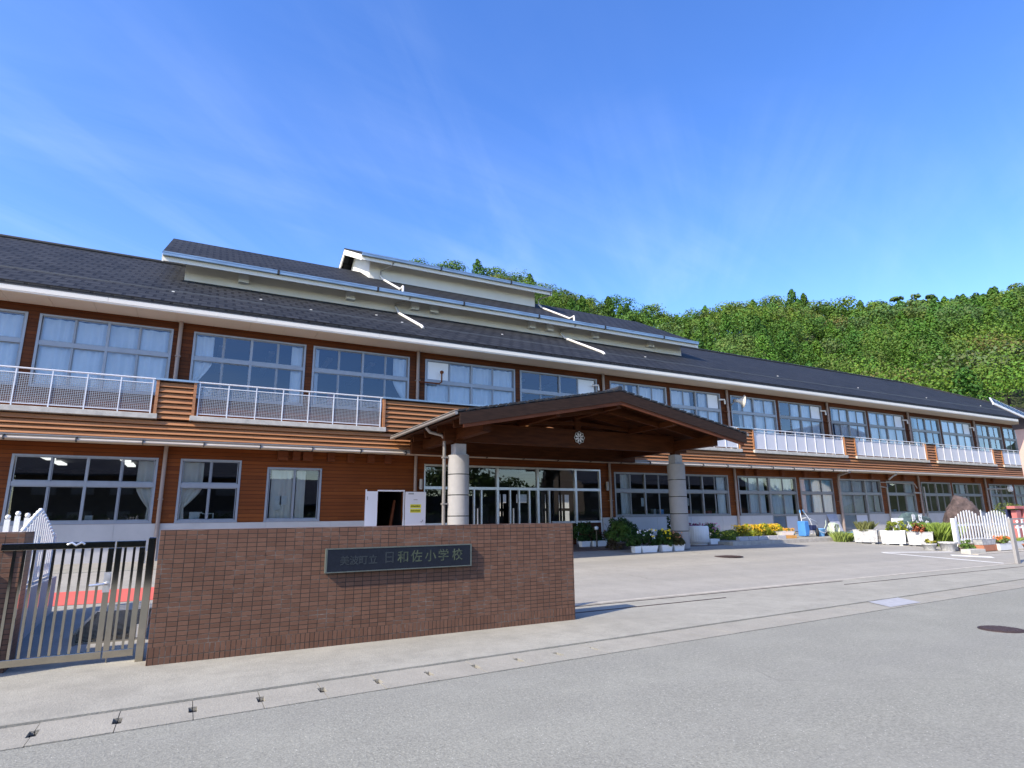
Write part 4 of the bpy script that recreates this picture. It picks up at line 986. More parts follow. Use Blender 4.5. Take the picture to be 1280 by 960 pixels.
# crest: flower wheel of eight petals
cr = MB(); cc = Vector((XM, 16.33, 4.13))
def disc(mb, c_, r_, th_, n=28, rr=None):
    pts = [(c_.x+(r_ if rr is None else rr(i))*cos(2*pi*i/n), c_.y, c_.z+(r_ if rr is None else rr(i))*sin(2*pi*i/n)) for i in range(n)]
    mb.prism(pts, (0, th_, 0))
disc(cr, cc, .2, .03, 64, lambda i: .195+.02*cos(8*2*pi*i/64)); cro = cr.build('crest', 'steeldark', P)
pe = MB()
for i in range(8):
    a = 2*pi*i/8+pi/8
    for (ri, ro2, hw) in ((.062, .165, .046),):
        ex = Vector((cos(a), 0, sin(a))); ey = Vector((-sin(a), 0, cos(a))); o_ = cc+Vector((0, -.012, 0))
        pe.prism([o_+ex*ri-ey*.015, o_+ex*.115-ey*hw*.62, o_+ex*ro2-ey*hw*.5, o_+ex*(ro2-.025), o_+ex*ro2+ey*hw*.5, o_+ex*.115+ey*hw*.62, o_+ex*ri+ey*.015], (0, .011, 0))
for i in range(24):
    a0, a1 = 2*pi*i/24, 2*pi*(i+1)/24; o_ = cc+Vector((0, -.014, 0))
    f0 = lambda a, r_: o_+Vector((r_*cos(a), 0, r_*sin(a)))
    pe.prism([f0(a0, .038), f0(a1, .038), f0(a1, .056), f0(a0, .056)], (0, .012, 0))
    if i % 1 == 0: pe.prism([f0(a0, .184+.018*cos(8*a0)), f0(a1, .184+.018*cos(8*a1)), f0(a1, .194+.02*cos(8*a1)), f0(a0, .194+.02*cos(8*a0))], (0, .012, 0))
pe.build('petal', 'lampw', cro)

# ------------------------------------------------------------------ gate wall with name plate
GW = empty('gate_wall', (2.6, 8.27, 0), 'low brown tiled wall with a dark school name plate', 'wall')
w = MB(); w.box(-.25, 5.43, 8.12, 8.44, -.2, 1.485); w.build('tiled_body', 'tile', GW, .004)
w = MB(); w.box(1.63, 3.62, 8.05, 8.121, .93, 1.205); po = w.build('name_plate', 'granite', GW)
w = MB(); w.box(1.61, 3.64, 8.046, 8.119, 1.205, 1.218); w.box(1.61, 3.64, 8.046, 8.119, .917, .93); w.box(1.61, 1.63, 8.047, 8.119, .93, 1.205); w.box(3.62, 3.64, 8.047, 8.119, .93, 1.205); w.build('plate_rim', 'plateedge', po)
for ch, xx in zip('美波町立日和佐小学校', (1.85, 1.97, 2.09, 2.22, 2.44, 2.63, 2.82, 3.02, 3.21, 3.42)):
    sm = xx < 2.3
    text_mesh('lettering', ch, .125 if sm else .165, 'letterfade' if xx < 2.35 else ('letterfade' if xx < 2.5 else 'letter'), (xx, 8.0485, 1.055 if sm else 1.07), (1, 0, 0), (0, 0, 1), po, .0015, .0015)

# left side: tiled gate pillar, low wall with picket fence, steel gate
w = MB(); w.box(-3.4, -1.56, 8.55, 9.0, -.2, 1.485); w0_ = MB(); w0_.box(-9.5, -2.25, 8.12, 8.44, -.2, 1.485); tag(w0_.build('gate_wall', 'tile', None, .004), 'brown tiled wall added out of view left of the gate, shading its foot', 'wall')  # the long left wall is unseen, added to shade the gate's foot
tag(w.build('gate_pillar', 'tile', None, .004), 'dark brown tiled gate pillar at the left edge behind the steel gate', 'pillar')
w = MB(); w.box(-2.02, -1.75, 9.02, 12.25, -.1, .74); tag(w.build('low_wall', 'plinth', None, .01), 'low grey concrete wall carrying the tall white picket fence', 'wall')
FP = empty('picket_fence', (-1.88, 10.6, .74), 'white ball topped picket fence with pointed peak on low concrete wall', 'fence')
fm = MB(); bl = MB(); n_ = 17
for i in range(n_):
    y_ = 9.85+i*.145; t_ = abs(i-(n_-1)/2)/((n_-1)/2); zt = 1.72-.36*t_**1.15
    fm.box(-1.90, -1.855, y_-.032, y_+.032, .80, zt); bl.lathe((-1.878, y_, zt), [(.004, 0), (.024, .008), (.034, .034), (.024, .06), (.003, .068)], 10)
fm.build('picket', 'white', FP); bl.build('ball_finial', 'white', FP)
fr_ = MB(); fr_.box(-1.93, -1.90, 9.7, 12.3, .92, .99); fr_.box(-1.93, -1.90, 9.7, 12.3, 1.22, 1.28); fr_.box(-1.92, -1.84, 12.2, 12.28, .742, 1.4); fr_.box(-1.92, -1.84, 9.7, 9.78, .742, 1.4); fr_.box(-1.9, -1.86, 9.7, 12.28, .76, .80); fr_.build('rail', 'white', FP)
FQ = empty('picket_fence', (-2.6, 11.5, .2), 'white ball topped picket fence partly hidden behind the left gate pillar', 'fence')
fm = MB(); bl = MB()
for i in range(9):
    x_ = -2.02-.11*i; zt = 1.56+.12*sin(i*.8+.9)
    fm.box(x_-.03, x_+.03, 10.98, 11.02, .3, zt); bl.lathe((x_, 11.0, zt), [(.004, 0), (.024, .008), (.034, .034), (.024, .06), (.003, .068)], 10)
fm.build('picket', 'white', FQ); bl.build('ball_finial', 'white', FQ)
fm = MB(); fm.box(-3.0, -1.98, 11.021, 11.05, .5, .56); fm.box(-3.0, -1.98, 11.021, 11.05, 1.1, 1.16); fm.build('rail', 'white', FQ)

def gate(name, label, x0, x1, y, bars, stile_l, stile_r):
    o = empty(name, ((x0+x1)/2, y, .05), label, 'gate')
    f_ = MB(); f_.box(x0, x1, y-.025, y+.025, 1.29, 1.365); f_.box(x0, x1, y-.025, y+.025, .085, .165)
    if stile_l: f_.box(x0, x0+.06, y-.028, y+.028, .165, 1.29)
    if stile_r: f_.box(x1-.06, x1, y-.028, y+.028, .165, 1.29)
    f_.build('frame', 'steel', o, .004)
    b_ = MB()
    for xb in bars: b_.box(xb-.013, xb+.013, y-.012, y+.012, .165, 1.29)
    b_.build('bar', 'steel', o); return o
g1 = gate('swing_gate', 'wide stainless steel bar gate between dark pillar and lever handle', -1.75, -.71, 8.55, [-1.72+i*.0885 for i in range(1, 12)], False, True)
g2 = gate('side_gate', 'narrow stainless gate leaf hinged beside the brown tiled wall', -.695, -.40, 8.55, [-.60, -.51], True, True)
h_ = MB(); h_.box(-.775, -.705, 8.505, 8.522, .80, 1.02); h_.tube([(-.735, 8.506, .97), (-.735, 8.48, .97)], .026, 14)
h_.tube([(-.735, 8.50, .895), (-.735, 8.46, .895), (-.80, 8.45, .893), (-.90, 8.455, .885)], .014, 8); h_.build('lever_handle', 'alubright', g1)
h_ = MB(); h_.tube([(-1.16, 8.51, 1.34), (-1.12, 8.50, 1.36), (-1.08, 8.50, 1.33), (-1.03, 8.5, 1.36), (-1.0, 8.51, 1.34)], .012, 8); h_.build('latch', 'alubright', g1)
w = MB(); w.box(-.37, -.29, 8.40, 8.60, 0, 1.40); gp = tag(w.build('gate_post', 'steel', None, .005), 'square stainless gate post against the brown tiled wall', 'post')
for zh in (.28, 1.1): hh = MB(); hh.tube([(-.385, 8.545, zh), (-.385, 8.545, zh+.14)], .016, 8); hh.build('hinge', 'whitepipe', gp)
w = MB(); w.box(-.66, -.65, 8.53, 8.57, .02, .085); w.build('drop_bolt', 'steel', g2)

SG = empty('sliding_gate', (2.9, 8.98, .05), 'steel bar sliding gate parked behind the brown tiled wall', 'gate')
b_ = MB(); b_.box(.3, 5.38, 8.95, 9.01, 1.22, 1.29); b_.box(.3, 5.38, 8.95, 9.01, .10, .18); b_.box(.3, .36, 8.952, 9.008, .18, 1.22); b_.box(5.32, 5.38, 8.952, 9.008, .18, 1.22); b_.build('frame', 'steel', SG)
b_ = MB()
for i in range(1, 40): b_.box(.36+i*.124-.01, .36+i*.124+.01, 8.97, 8.99, .18, 1.22)
b_.build('bar', 'steel', SG)

# ------------------------------------------------------------------ planting helpers
def stems(center, n, spread, hgt, r=.004, rs=random.Random(3)):
    mb = MB()
    for i in range(n):
        a = rs.random()*2*pi; d_ = rs.random()**.5
        b0 = Vector(center)+Vector((cos(a)*spread[0]*.4*d_, sin(a)*spread[1]*.4*d_, 0)); tp = Vector(center)+Vector((cos(a)*spread[0]*d_, sin(a)*spread[1]*d_, hgt*(.6+.4*rs.random())))
        mb.tube([b0, (b0+tp)/2+Vector((0, 0, hgt*.1)), tp], r, 4, False)
    return mb
def plant(name, label, cat, c_, rx, ry, hgt, col, n=26, per=34, size=.06, flowers=None, group=None, blade=False, colvar=.3, seed=1):
    """leafy clump with stems; flowers: (colour, count, size)"""
    o = empty(name, c_, label, cat, group)
    rs = np.random.default_rng(seed); bl_ = []
    for i in range(n):
        a = rs.random()*2*pi; d_ = rs.random()**.5; z_ = rs.random()
        wdt = (1-.55*z_**2)
        bl_.append((c_[0]+cos(a)*rx*d_*wdt, c_[1]+sin(a)*ry*d_*wdt, c_[2]+hgt*(.18+.75*z_), rx*.28, ry*.28, hgt*.16))
    if blade:
        k = n*per; a = rs.random(k)*2*pi; d_ = rs.random(k)**.5
        b0 = np.stack([c_[0]+np.cos(a)*rx*d_, c_[1]+np.sin(a)*ry*d_, np.full(k, c_[2])], 1)
        lean = rs.normal(size=(k, 3))*np.array([.22, .22, 0]); hh_ = hgt*(.5+.5*rs.random(k))
        mid = b0+lean*hh_[:, None]*.4+np.stack([np.zeros(k), np.zeros(k), hh_*.6], 1); tip = b0+lean*hh_[:, None]*1.3+np.stack([np.zeros(k), np.zeros(k), hh_], 1)
        sd_ = rs.normal(size=(k, 3)); sd_[:, 2] = 0; sd_ /= np.linalg.norm(sd_, axis=1, keepdims=True); sd_ *= size*.35
        V = np.stack([b0-sd_, b0+sd_, mid+sd_*.8, tip], 1).reshape(-1, 3)
        cc_ = np.array(col)[None]*(1+colvar*rs.normal(size=(k, 1))*.5); C_ = np.clip(cc_, .005, 1)
    else: V, C_ = blob_cloud(bl_, per, size, col, colvar, .5, rs, .3)
    mesh_quads('foliage', V, C_, 'leaf', o)
    st_ = stems(c_, 9, (rx, ry), hgt*.8, .006, random.Random(seed)); st_.build('stem', 'bark', o)
    if flowers:
        for fc, cnt, fs in flowers:
            k = cnt; a = rs.random(k)*2*pi; d_ = rs.random(k)**.5; zf = .55+.5*rs.random(k)
            cen = np.stack([c_[0]+np.cos(a)*rx*d_, c_[1]+np.sin(a)*ry*d_, c_[2]+hgt*zf], 1)
            cen = np.repeat(cen, 5, 0); nn = rs.normal(size=(len(cen), 3))*.5+np.array([-.4, -.7, .6]); nn /= np.linalg.norm(nn, axis=1, keepdims=True)
            cen = cen+rs.normal(size=cen.shape)*fs*.3
            V = leaf_quads(cen, nn, np.full(len(cen), fs), .9, rs); C_ = np.clip(np.array(fc)[None]*(1+.15*rs.normal(size=(len(cen), 1))), 0, 1)
            mesh_quads('flower', V, C_, 'leaf', o)
    return o
G1 = (.055, .105, .02); GD = (.035, .075, .018); GY = (.30, .32, .03); GL = (.13, .20, .03)
def trough(name, label, x, y, z, L_, wdt, hgt, mat='white', ang=0, taper=.85, group=None, cat='planter', feet=False, soil=True):
    o = empty(name, (x, y, z), label, cat, group)
    ex = Vector((cos(ang), sin(ang), 0)); ey = Vector((-sin(ang), cos(ang), 0)); c_ = Vector((x, y, 0)); z0 = z+(.05 if feet else 0)
    def ring(sx, sy, zz): return [c_+ex*a*sx*L_/2+ey*b*sy*wdt/2+Vector((0, 0, zz)) for a, b in ((-1, -1), (1, -1), (1, 1), (-1, 1))]
    b_ = MB(); R = [ring(taper, taper, z0), ring(1, 1, z+hgt*.97), ring(1.04, 1.06, z+hgt*.97), ring(1.04, 1.06, z+hgt), ring(.9, .86, z+hgt), ring(.88, .84, z+hgt*.8)]
    vs = [p_ for q in R for p_ in q]; fs = [(3, 2, 1, 0)]
    for i in range(len(R)-1):
        for j in range(4): fs.append((i*4+j, i*4+(j+1) % 4, i*4+4+(j+1) % 4, i*4+4+j))
    b_.add(vs, fs)
    b_.build('box', mat, o, .006)
    if soil: s_ = MB(); s_.add(ring(.885, .845, z+hgt*.88), [(0, 1, 2, 3)]); s_.build('soil', 'soil', o)
    if feet:
        f_ = MB()
        for a in (-.55, .55): 
            q = c_+ex*a*L_/2; f_.obox((q.x, q.y), ang, .06, wdt*.36, z-.02, z0)
        f_.build('foot', mat, o)
    return o
def pot(name, label, x, y, z, r, h, mat, cat='flower pot', group=None):
    o = empty(name, (x, y, z), label, cat, group)
    b_ = MB(); b_.lathe((x, y, z), [(r*.7, 0), (r*.95, h*.8), (r*1.02, h*.82), (r*1.02, h), (r*.9, h), (r*.86, h*.85)], 20); b_.build('body', mat, o)
    s_ = MB(); s_.lathe((x, y, z), [(.01, h*.86), (r*.87, h*.861)], 20); s_.build('soil', 'soil', o); return o

# plants under and beside the porch ---------------------------
zg = .452
plant('shrub', 'dark green bushy shrub just right of the brown tiled wall', 'shrub', (13.6, 19.5, zg), .65, .5, .88, GD, 46, 60, .07, seed=21)
trough('planter', 'white trough half hidden at the foot of the dark shrub by the wall', 13.25, 19.05, zg, .4, .24, .2, 'white', 0)
trough('planter', 'white trough with a label left of the big green shrub', 13.85, 19.0, zg, .66, .24, .2, 'white', 0)
pl_ = empty('garden_light', (13.42, 18.5, zg), 'small white capped garden light post beside the dark shrub', 'garden light')
b_ = MB(); b_.tube([(13.42, 18.5, zg), (13.42, 18.5, zg+.62)], .03, 8); b_.build('post', 'steeldark', pl_); b_ = MB(); b_.lathe((13.42, 18.5, zg+.62), [(.05, 0), (.075, .03), (.075, .10), (.03, .13)], 12); b_.build('cap', 'lampw', pl_)
plant('shrub', 'reddish leaved low shrub between dark shrub and big green shrub', 'shrub', (14.6, 20.0, zg), .5, .35, .6, (.10, .05, .025), 24, 36, .06, flowers=[((.45, .06, .03), 18, .05)], seed=22)
pot('flower_pot', 'wide dark brown tub holding the big green shrub', 13.2, 16.95, zg, .26, .24, 'potdark')
plant('shrub', 'tall light green shrub in wide dark tub by the porch', 'shrub', (13.45, 17.15, zg+.18), .48, .4, .72, (.085, .15, .03), 60, 60, .06, seed=23)
plant('shrub', 'feathery dark green bush behind the big green shrub', 'shrub', (14.9, 18.9, zg), .75, .55, 1.05, (.045, .09, .022), 60, 60, .07, seed=24)
plant('shrub', 'small bronze leaved clump at the foot of the wide tub', 'shrub', (12.85, 16.75, zg-.02), .3, .25, .4, (.07, .05, .02), 14, 34, .05, seed=25)
for i, (x, y, lb) in enumerate([(13.14, 15.95, 'white trough next to the dark tub, leftmost of four by the pillar'), (13.62, 15.92, 'long white trough with yellow blooms at rim, second from the dark tub'), (14.40, 15.95, 'white trough third from the dark tub, under yellow flowers'), (14.96, 15.97, 'white trough directly beside the right concrete pillar foot')]):
    z_ = gz(15.95)
    trough('planter', lb, x, y, z_, (.26, .66, .46, .46)[i], .24, .21, 'white', -.06, group='white flower troughs by the right pillar')
    plant('flower_plant', ['green foliage spilling from the small trough next to the dark tub', 'dark leafy plant with white flowers in the long trough', 'dark leafy plant with big yellow flowers in the third trough', 'bronze green plant in the trough beside the pillar foot'][i], 'flowers',
          (x, y+.08, z_+.14), (.3, .42, .36, .33)[i], .26, (.40, .56, .55, .48)[i], [GD, (.03, .07, .02), (.04, .085, .02), (.08, .08, .025)][i], 40, 56, .055,
          flowers=[None, [((.75, .75, .78), 30, .045), ((.8, .65, .04), 4, .06)], [((.85, .68, .03), 16, .055)], [((.55, .25, .12), 24, .035)]][i], seed=30+i)
# white round planter
wp = empty('round_planter', (17.55, 17.55, .42), 'big white ribbed round planter right of the pillar', 'planter')
b_ = MB(); b_.lathe((17.55, 17.55, .42), [(.33, 0), (.33, .1), (.40, .11), (.40, .70), (.385, .73), (.36, .73), (.35, .6)], 28); b_.build('tub', 'white', wp)
b_ = MB()
for i in range(28): a = 2*pi*i/28; b_.tube([(17.55+.4*cos(a), 17.55+.4*sin(a), .56), (17.55+.4*cos(a), 17.55+.4*sin(a), 1.1)], .008, 5)
b_.build('rib', 'white', wp); b_ = MB(); b_.lathe((17.55, 17.55, .42), [(.01, .62), (.36, .621)], 20); b_.build('soil', 'soil', wp)
plant('shrub', 'dark glossy leaved shrub between pillar and round white planter', 'shrub', (17.35, 18.6, zg), .42, .4, 1.15, (.022, .05, .015), 30, 40, .08, seed=41)
plant('flower_plant', 'tall plant with magenta flowers behind the round white planter', 'flowers', (18.25, 18.4, .5), .42, .4, .72, (.06, .05, .03), 34, 34, .06, flowers=[((.32, .03, .14), 60, .045)], seed=42)
plant('flower_plant', 'loose green plant with pink flowers right of the magenta ones', 'flowers', (18.95, 18.3, .5), .45, .4, .72, (.07, .13, .025), 36, 34, .06, flowers=[((.62, .22, .38), 40, .045)], seed=43)
trough('planter', 'small white square pot under the pink flowers', 18.15, 17.4, .43, .5, .25, .22, 'white', 0)
plant('shrub', 'low lime green ground plant spreading before the grey plinth', 'shrub', (19.5, 18.0, .5), .85, .45, .42, (.17, .22, .035), 50, 40, .055, flowers=[((.65, .62, .06), 60, .035)], seed=44)
plant('shrub', 'low yellow green tuft left of the block edging', 'shrub', (20.05, 18.2, .55), .3, .35, .38, (.21, .26, .04), 26, 40, .055, seed=45)
for i, (x, kind) in enumerate([(20.4, 0), (20.85, 1), (21.4, 0), (21.85, 1), (22.3, 0), (22.75, 1)]):
    lab = ['tuft with yellow blossom at left end of the block edging', 'round lime green bush next to the left tuft of yellow blossom', 'bush full of yellow blossom in the middle of the bed', 'pale lime feathery bush between two yellow blossom bushes', 'golden blossom bush right of the pale feathery bush', 'tall lime bush near the right end of the bed'][i]
    plant('flower_bush', lab, 'flowers', (x, 18.0+.1*(i % 2), .56), .34, .36, .60 if kind else .56, (.34, .38, .035) if kind else (.24, .25, .03), 34, 48, .045, flowers=None if kind else [((.80, .50, .03), 150, .034)], group='yellow bushes in the flower bed', seed=50+i)
plant('flower_bush', 'golden orange blossom trailing at right end of the bed', 'flowers', (23.1, 17.8, .56), .26, .3, .38, (.15, .16, .03), 24, 38, .05, flowers=[((.80, .40, .03), 120, .034)], seed=57)
for i in range(5):
    x = 19.35+i*.56
    b_ = MB(); b_.box(x, x+.52, 17.15, 17.33, .5, .70)
    tag(b_.build('edging_block', 'plinth', None, .012), 'grey concrete block edging the flower bed of yellow bushes', 'concrete block', 'concrete blocks edging the yellow flower bed')

# cart and odds and ends on the terrace ------------------------
zt_ = .556
cx_, cy_ = 25.2, 18.2
ct = empty('hand_cart', (cx_, cy_, zt_), 'upended blue hand cart with white handles and red wheel', 'cart')
b_ = MB()
b_.prism([(cx_-.66, cy_-.19, zt_+.02), (cx_-.42, cy_-.19, zt_+.02), (cx_-.33, cy_-.19, zt_+.30), (cx_-.38, cy_-.19, zt_+.68), (cx_-.66, cy_-.19, zt_+.68)], (0, .38, 0)); b_.build('tray', 'blue', ct, .03)
b_ = MB()
for i in range(4): b_.box(cx_-.29+.09*i, cx_-.235+.09*i, cy_-.27, cy_+.25, zt_+.30, zt_+.50)
b_.box(cx_-.30, cx_+.08, cy_-.26, cy_+.24, zt_+.27, zt_+.30); b_.build('tray_back', 'navy', ct)
b_ = MB()
for q, s_ in enumerate((-.22, .22)):
    b_.tube([(cx_-.05, cy_+s_, zt_+.10), (cx_-.28, cy_+s_, zt_+.68), (cx_-.70+.36*q, cy_+s_, zt_+1.14)], .02, 8)
b_.tube([(cx_-.28, cy_-.22, zt_+.78), (cx_+.22, cy_-.15, zt_+.66), (cx_+.38, cy_-.08, zt_+.46), (cx_-.02, cy_-.15, zt_+.47)], .018, 8); b_.tube([(cx_-.42, cy_-.22, zt_+.84), (cx_-.2, cy_+.22, zt_+.80)], .018, 8)
b_.tube([(cx_-.45, cy_-.15, zt_+.12), (cx_+.05, cy_-.15, zt_+.12)], .022, 8); b_.build('handle_frame', 'white', ct)
b_ = MB()
for q in (0, 1):
    e_ = Vector((cx_-.70+.36*q, cy_-.22+.44*q, zt_+1.14)); d_ = Vector((-.42+.36*q+.001, 0, .46)).normalized(); b_.tube([e_-d_*.10, e_+d_*.04], .03, 8)
b_.build('grip', 'bluel', ct)
def wheel(c_, r_, w_, axis, o, tm, rm):
    t_ = MB(); pts = []
    a_ = Vector(axis).normalized(); u_ = a_.orthogonal().normalized(); v__ = a_.cross(u_); c_ = Vector(c_)
    ring_ = [c_+(u_*cos(2*pi*i/24)+v__*sin(2*pi*i/24))*(r_-.05) for i in range(25)]
    t_.tube(ring_, .05, 8, False); wo = t_.build('wheel', tm, o)
    h = MB(); h.tube([c_-a_*w_*.3, c_+a_*w_*.3], r_-.07, 20); h.tube([c_-a_*w_*.5, c_+a_*w_*.5], .04, 10); h.build('hub', rm, wo)
wheel((cx_-.12, cy_-.40, zt_+.19), .19, .08, (.5, -.85, 0), ct, 'rubber', 'redw')
tr_ = trough('tray', 'white plastic tray tipped on orange timber left of the hand cart', 22.65, 17.6, zt_+.13, .7, .4, .16, 'white', -.2, .8, soil=False, cat='tray')
b_ = MB(); b_.obox((22.5, 17.35), -.15, .36, .10, zt_, zt_+.12); tag(b_.build('timber_piece', 'orange', None, .01), 'orange timber piece under the white tray', 'timber')
bu = empty('bucket', (25.53, 18.0, zt_), 'light blue plastic bucket on terrace right of hand cart', 'bucket')
b_ = MB(); b_.lathe((25.53, 18.0, zt_), [(.17, 0), (.22, .30), (.235, .31), (.235, .34), (.21, .34), (.17, .1)], 20); b_.build('body', 'bluel', bu); b_ = MB(); b_.tube([(25.31, 18.0, zt_+.33), (25.36, 17.81, zt_+.2), (25.53, 17.74, zt_+.14), (25.70, 17.81, zt_+.2), (25.75, 18, zt_+.33)], .008, 6); b_.build('handle', 'white', bu)
pot('flower_pot', 'squat dark pot with a bare stem between bucket and coiled hose', 26.05, 18.1, zt_, .19, .2, 'potdark')
st_ = MB(); st_.tube([(26.0, 18.1, zt_+.15), (26.03, 18.1, zt_+.35), (26.16, 18.1, zt_+.5), (26.18, 18.1, zt_+.7)], .014, 6); tag(st_.build('bare_stem', 'hose'), 'pale bare stem standing in the squat dark pot', 'plant stem')
hz_ = MB()
for k_ in range(6):
    r_ = .24+.02*(k_ % 3); oy = .05*k_
    hz_.tube([(26.68+r_*cos(2*pi*i/28), 17.95+oy+.02*sin(i), zt_+.29+r_*sin(2*pi*i/28)) for i in range(29)], .022, 6, False)
hz_.tube([(26.45, 17.95, zt_+.05), (26.3, 17.8, zt_+.03), (26.5, 17.6, zt_+.03), (26.9, 17.7, zt_+.03)], .02, 6)
tag(hz_.build('garden_hose', 'hose'), 'pale green garden hose coiled upright on the terrace', 'hose')
b_ = MB(); b_.prism([(30.35, 20.55, .62), (31.15, 20.55, .62), (31.10, 20.86, 1.52), (30.30, 20.86, 1.52)], (0, .03, .01)); tag(b_.build('grey_panel', 'greypanel', None), 'grey sheet leaning on the plinth beside a thick downpipe', 'panel')
b_ = MB(); r2 = random.Random(5)
for k_ in range(3): b_.tube([(27.0+i*.095, 17.9+.2*sin(i*1.1+k_*2), zt_+.04+.03*k_+.05*abs(sin(i*.8+k_))) for i in range(13)], .022, 6)
tag(b_.build('blue_hose', 'blue'), 'tangled blue hose lying on terrace left of white planters', 'hose')
b_ = MB(); b_.lathe((28.9, 19.6, zt_), [(.01, .5), (.16, .0)], 8, False); tag(b_.build('white_cone', 'whitedirty'), 'small greyish white cone standing against the terrace door', 'cone')

# three big white planters ------------------------------------
u0 = Vector((24.30, 15.65)); du = Vector((.43, -.90)).normalized(); ang = atan2(du.y, du.x)
PL = []
offs = [(0.42, 0), (1.36, .10), (2.26, .10)]
labs = ['large mottled white concrete planter nearest the terrace, end of three', 'large clean white concrete planter in the middle of three', 'large scuffed white concrete planter before the green stone']
plabs = ['sparse grass and brown stalks in the mottled white planter', 'yellow green leafy plants in the clean white planter', 'russet leaved plants in the scuffed white planter']
for i, (s_, o_) in enumerate(offs):
    cc_ = u0+du*s_+Vector((.27, .12))+Vector((o_, o_*.4)); z_ = gz(cc_.y)
    trough('planter', labs[i], cc_.x, cc_.y, z_+.0, .86, .50, .55, 'whitedirty' if i != 1 else 'white', ang, .94, 'large white planters beside the forecourt', feet=True)
    if i == 0: plant('planter_grass', plabs[i], 'plants', (cc_.x, cc_.y, z_+.5), .34, .25, .42, (.16, .17, .06), 22, 22, .03, blade=True, seed=61)
    if i == 1: plant('planter_plant', plabs[i], 'plants', (cc_.x, cc_.y, z_+.5), .36, .24, .42, (.24, .28, .035), 22, 30, .06, seed=62)
    if i == 2: plant('planter_plant', plabs[i], 'plants', (cc_.x, cc_.y, z_+.5), .40, .24, .40, (.30, .10, .045), 26, 34, .06, flowers=[((.12, .2, .03), 30, .06)], seed=63)
plant('planter_grass', 'tall green grass blades behind the mottled planter', 'grass', (24.6, 16.3, .36), .5, .25, .5, (.22, .28, .07), 30, 16, .03, blade=True, seed=64)

# green inscribed stone, white sign, boulder, grass, shrub -------------
def rocky(name, label, cat, c_, rx, ry, rz, mat, seed, flat=0, parent=None):
    import bmesh
    bm = bmesh.new(); bmesh.ops.create_icosphere(bm, subdivisions=4, radius=1); from mathutils import noise as mn
    for v_ in bm.verts:
        d_ = v_.co.normalized(); k_ = 1+.22*mn.noise(d_*1.6+Vector((seed, 0, 0)))+.10*mn.noise(d_*4+Vector((0, seed, 0)))+.05*mn.noise(d_*10)
        q = d_*k_; q.x = max(-1.05, min(1.05, q.x*1.1))
        v_.co = Vector((q.x*rx, q.y*ry, q.z*rz))
        if flat: v_.co.y = max(v_.co.y, -ry*.55)
    me = bpy.data.meshes.new(name); bm.to_mesh(me); bm.free(); me.materials.append(M[mat])
    if not flat: me.polygons.foreach_set('use_smooth', [True]*len(me.polygons))
    o = bpy.data.objects.new(name, me); COL.objects.link(o); o.location = c_
    if parent is None: tag(o, label, cat)
    return o
MS = empty('stone_monument', (28.0, 15.2, .34), 'dark green slate stone with white painted characters', 'monument')
ms = rocky('slab', '', '', (28.25, 15.35, .85), 1.25, .32, .68, 'greenstone', 4.2, 1, MS); ms.parent = MS; ms.location = Vector((28.25, 15.35, .85))-MS.location
for ch, xx, zz_, sz in [('良', 27.9, 1.32, .32), ('以', 28.42, 1.31, .32), ('ふ', 27.45, 1.02, .34), ('れ', 28.15, 1.05, .30), ('あ', 28.9, 1.03, .34), ('い', 27.45, .72, .25)]:
    text_mesh('character', ch, sz, 'white', (xx, 15.135, zz_), (1, 0, 0), (0, 0, 1), MS, .006, .014)
b_ = MB(); b_.obox((27.05, 15.35), -.2, .30, .03, .35, 1.34); tag(b_.build('white_board', 'white'), 'white upright board beside the green slate stone', 'board')
plant('leafy_plant', 'yellow green climbing leaves before the white board', 'plant', (26.75, 15.1, .5), .38, .15, .78, (.30, .34, .04), 16, 18, .08, seed=66)
rocky('boulder', 'tall reddish brown boulder behind the white picket fence', 'boulder', (30.85, 14.6, 1.0), .70, .65, 1.2, 'rock', 1.3)
plant('grass_clump', 'bright green tall grass between green stone and picket fence', 'grass', (26.75, 13.6, .25), .55, .4, .95, (.25, .34, .07), 90, 34, .026, blade=True, seed=67)
pt = empty('pruned_tree', (35.0, 14.6, .3), 'small cloud pruned tree rising behind the picket fence', 'tree')
V, C_ = blob_cloud([(35.0+dx, 14.6+dy, 1.62+dz, .55, .5, .17) for dx, dy, dz in ((-.55, 0, -.05), (.1, .1, .2), (.75, 0, .12), (.2, -.3, .02), (1.2, .1, -.08), (-.1, 0, -.22))], 150, .08, (.13, .16, .04), .3, .8)
mesh_quads('crown', V, C_, 'leaf', pt); b_ = MB(); b_.tube([(35.1, 14.6, .3), (35.0, 14.6, .9), (35.15, 14.6, 1.5)], .07, 8, True, .04); b_.tube([(35.0, 14.6, 1.0), (34.6, 14.6, 1.45)], .035, 6); b_.build('trunk', 'bark', pt)
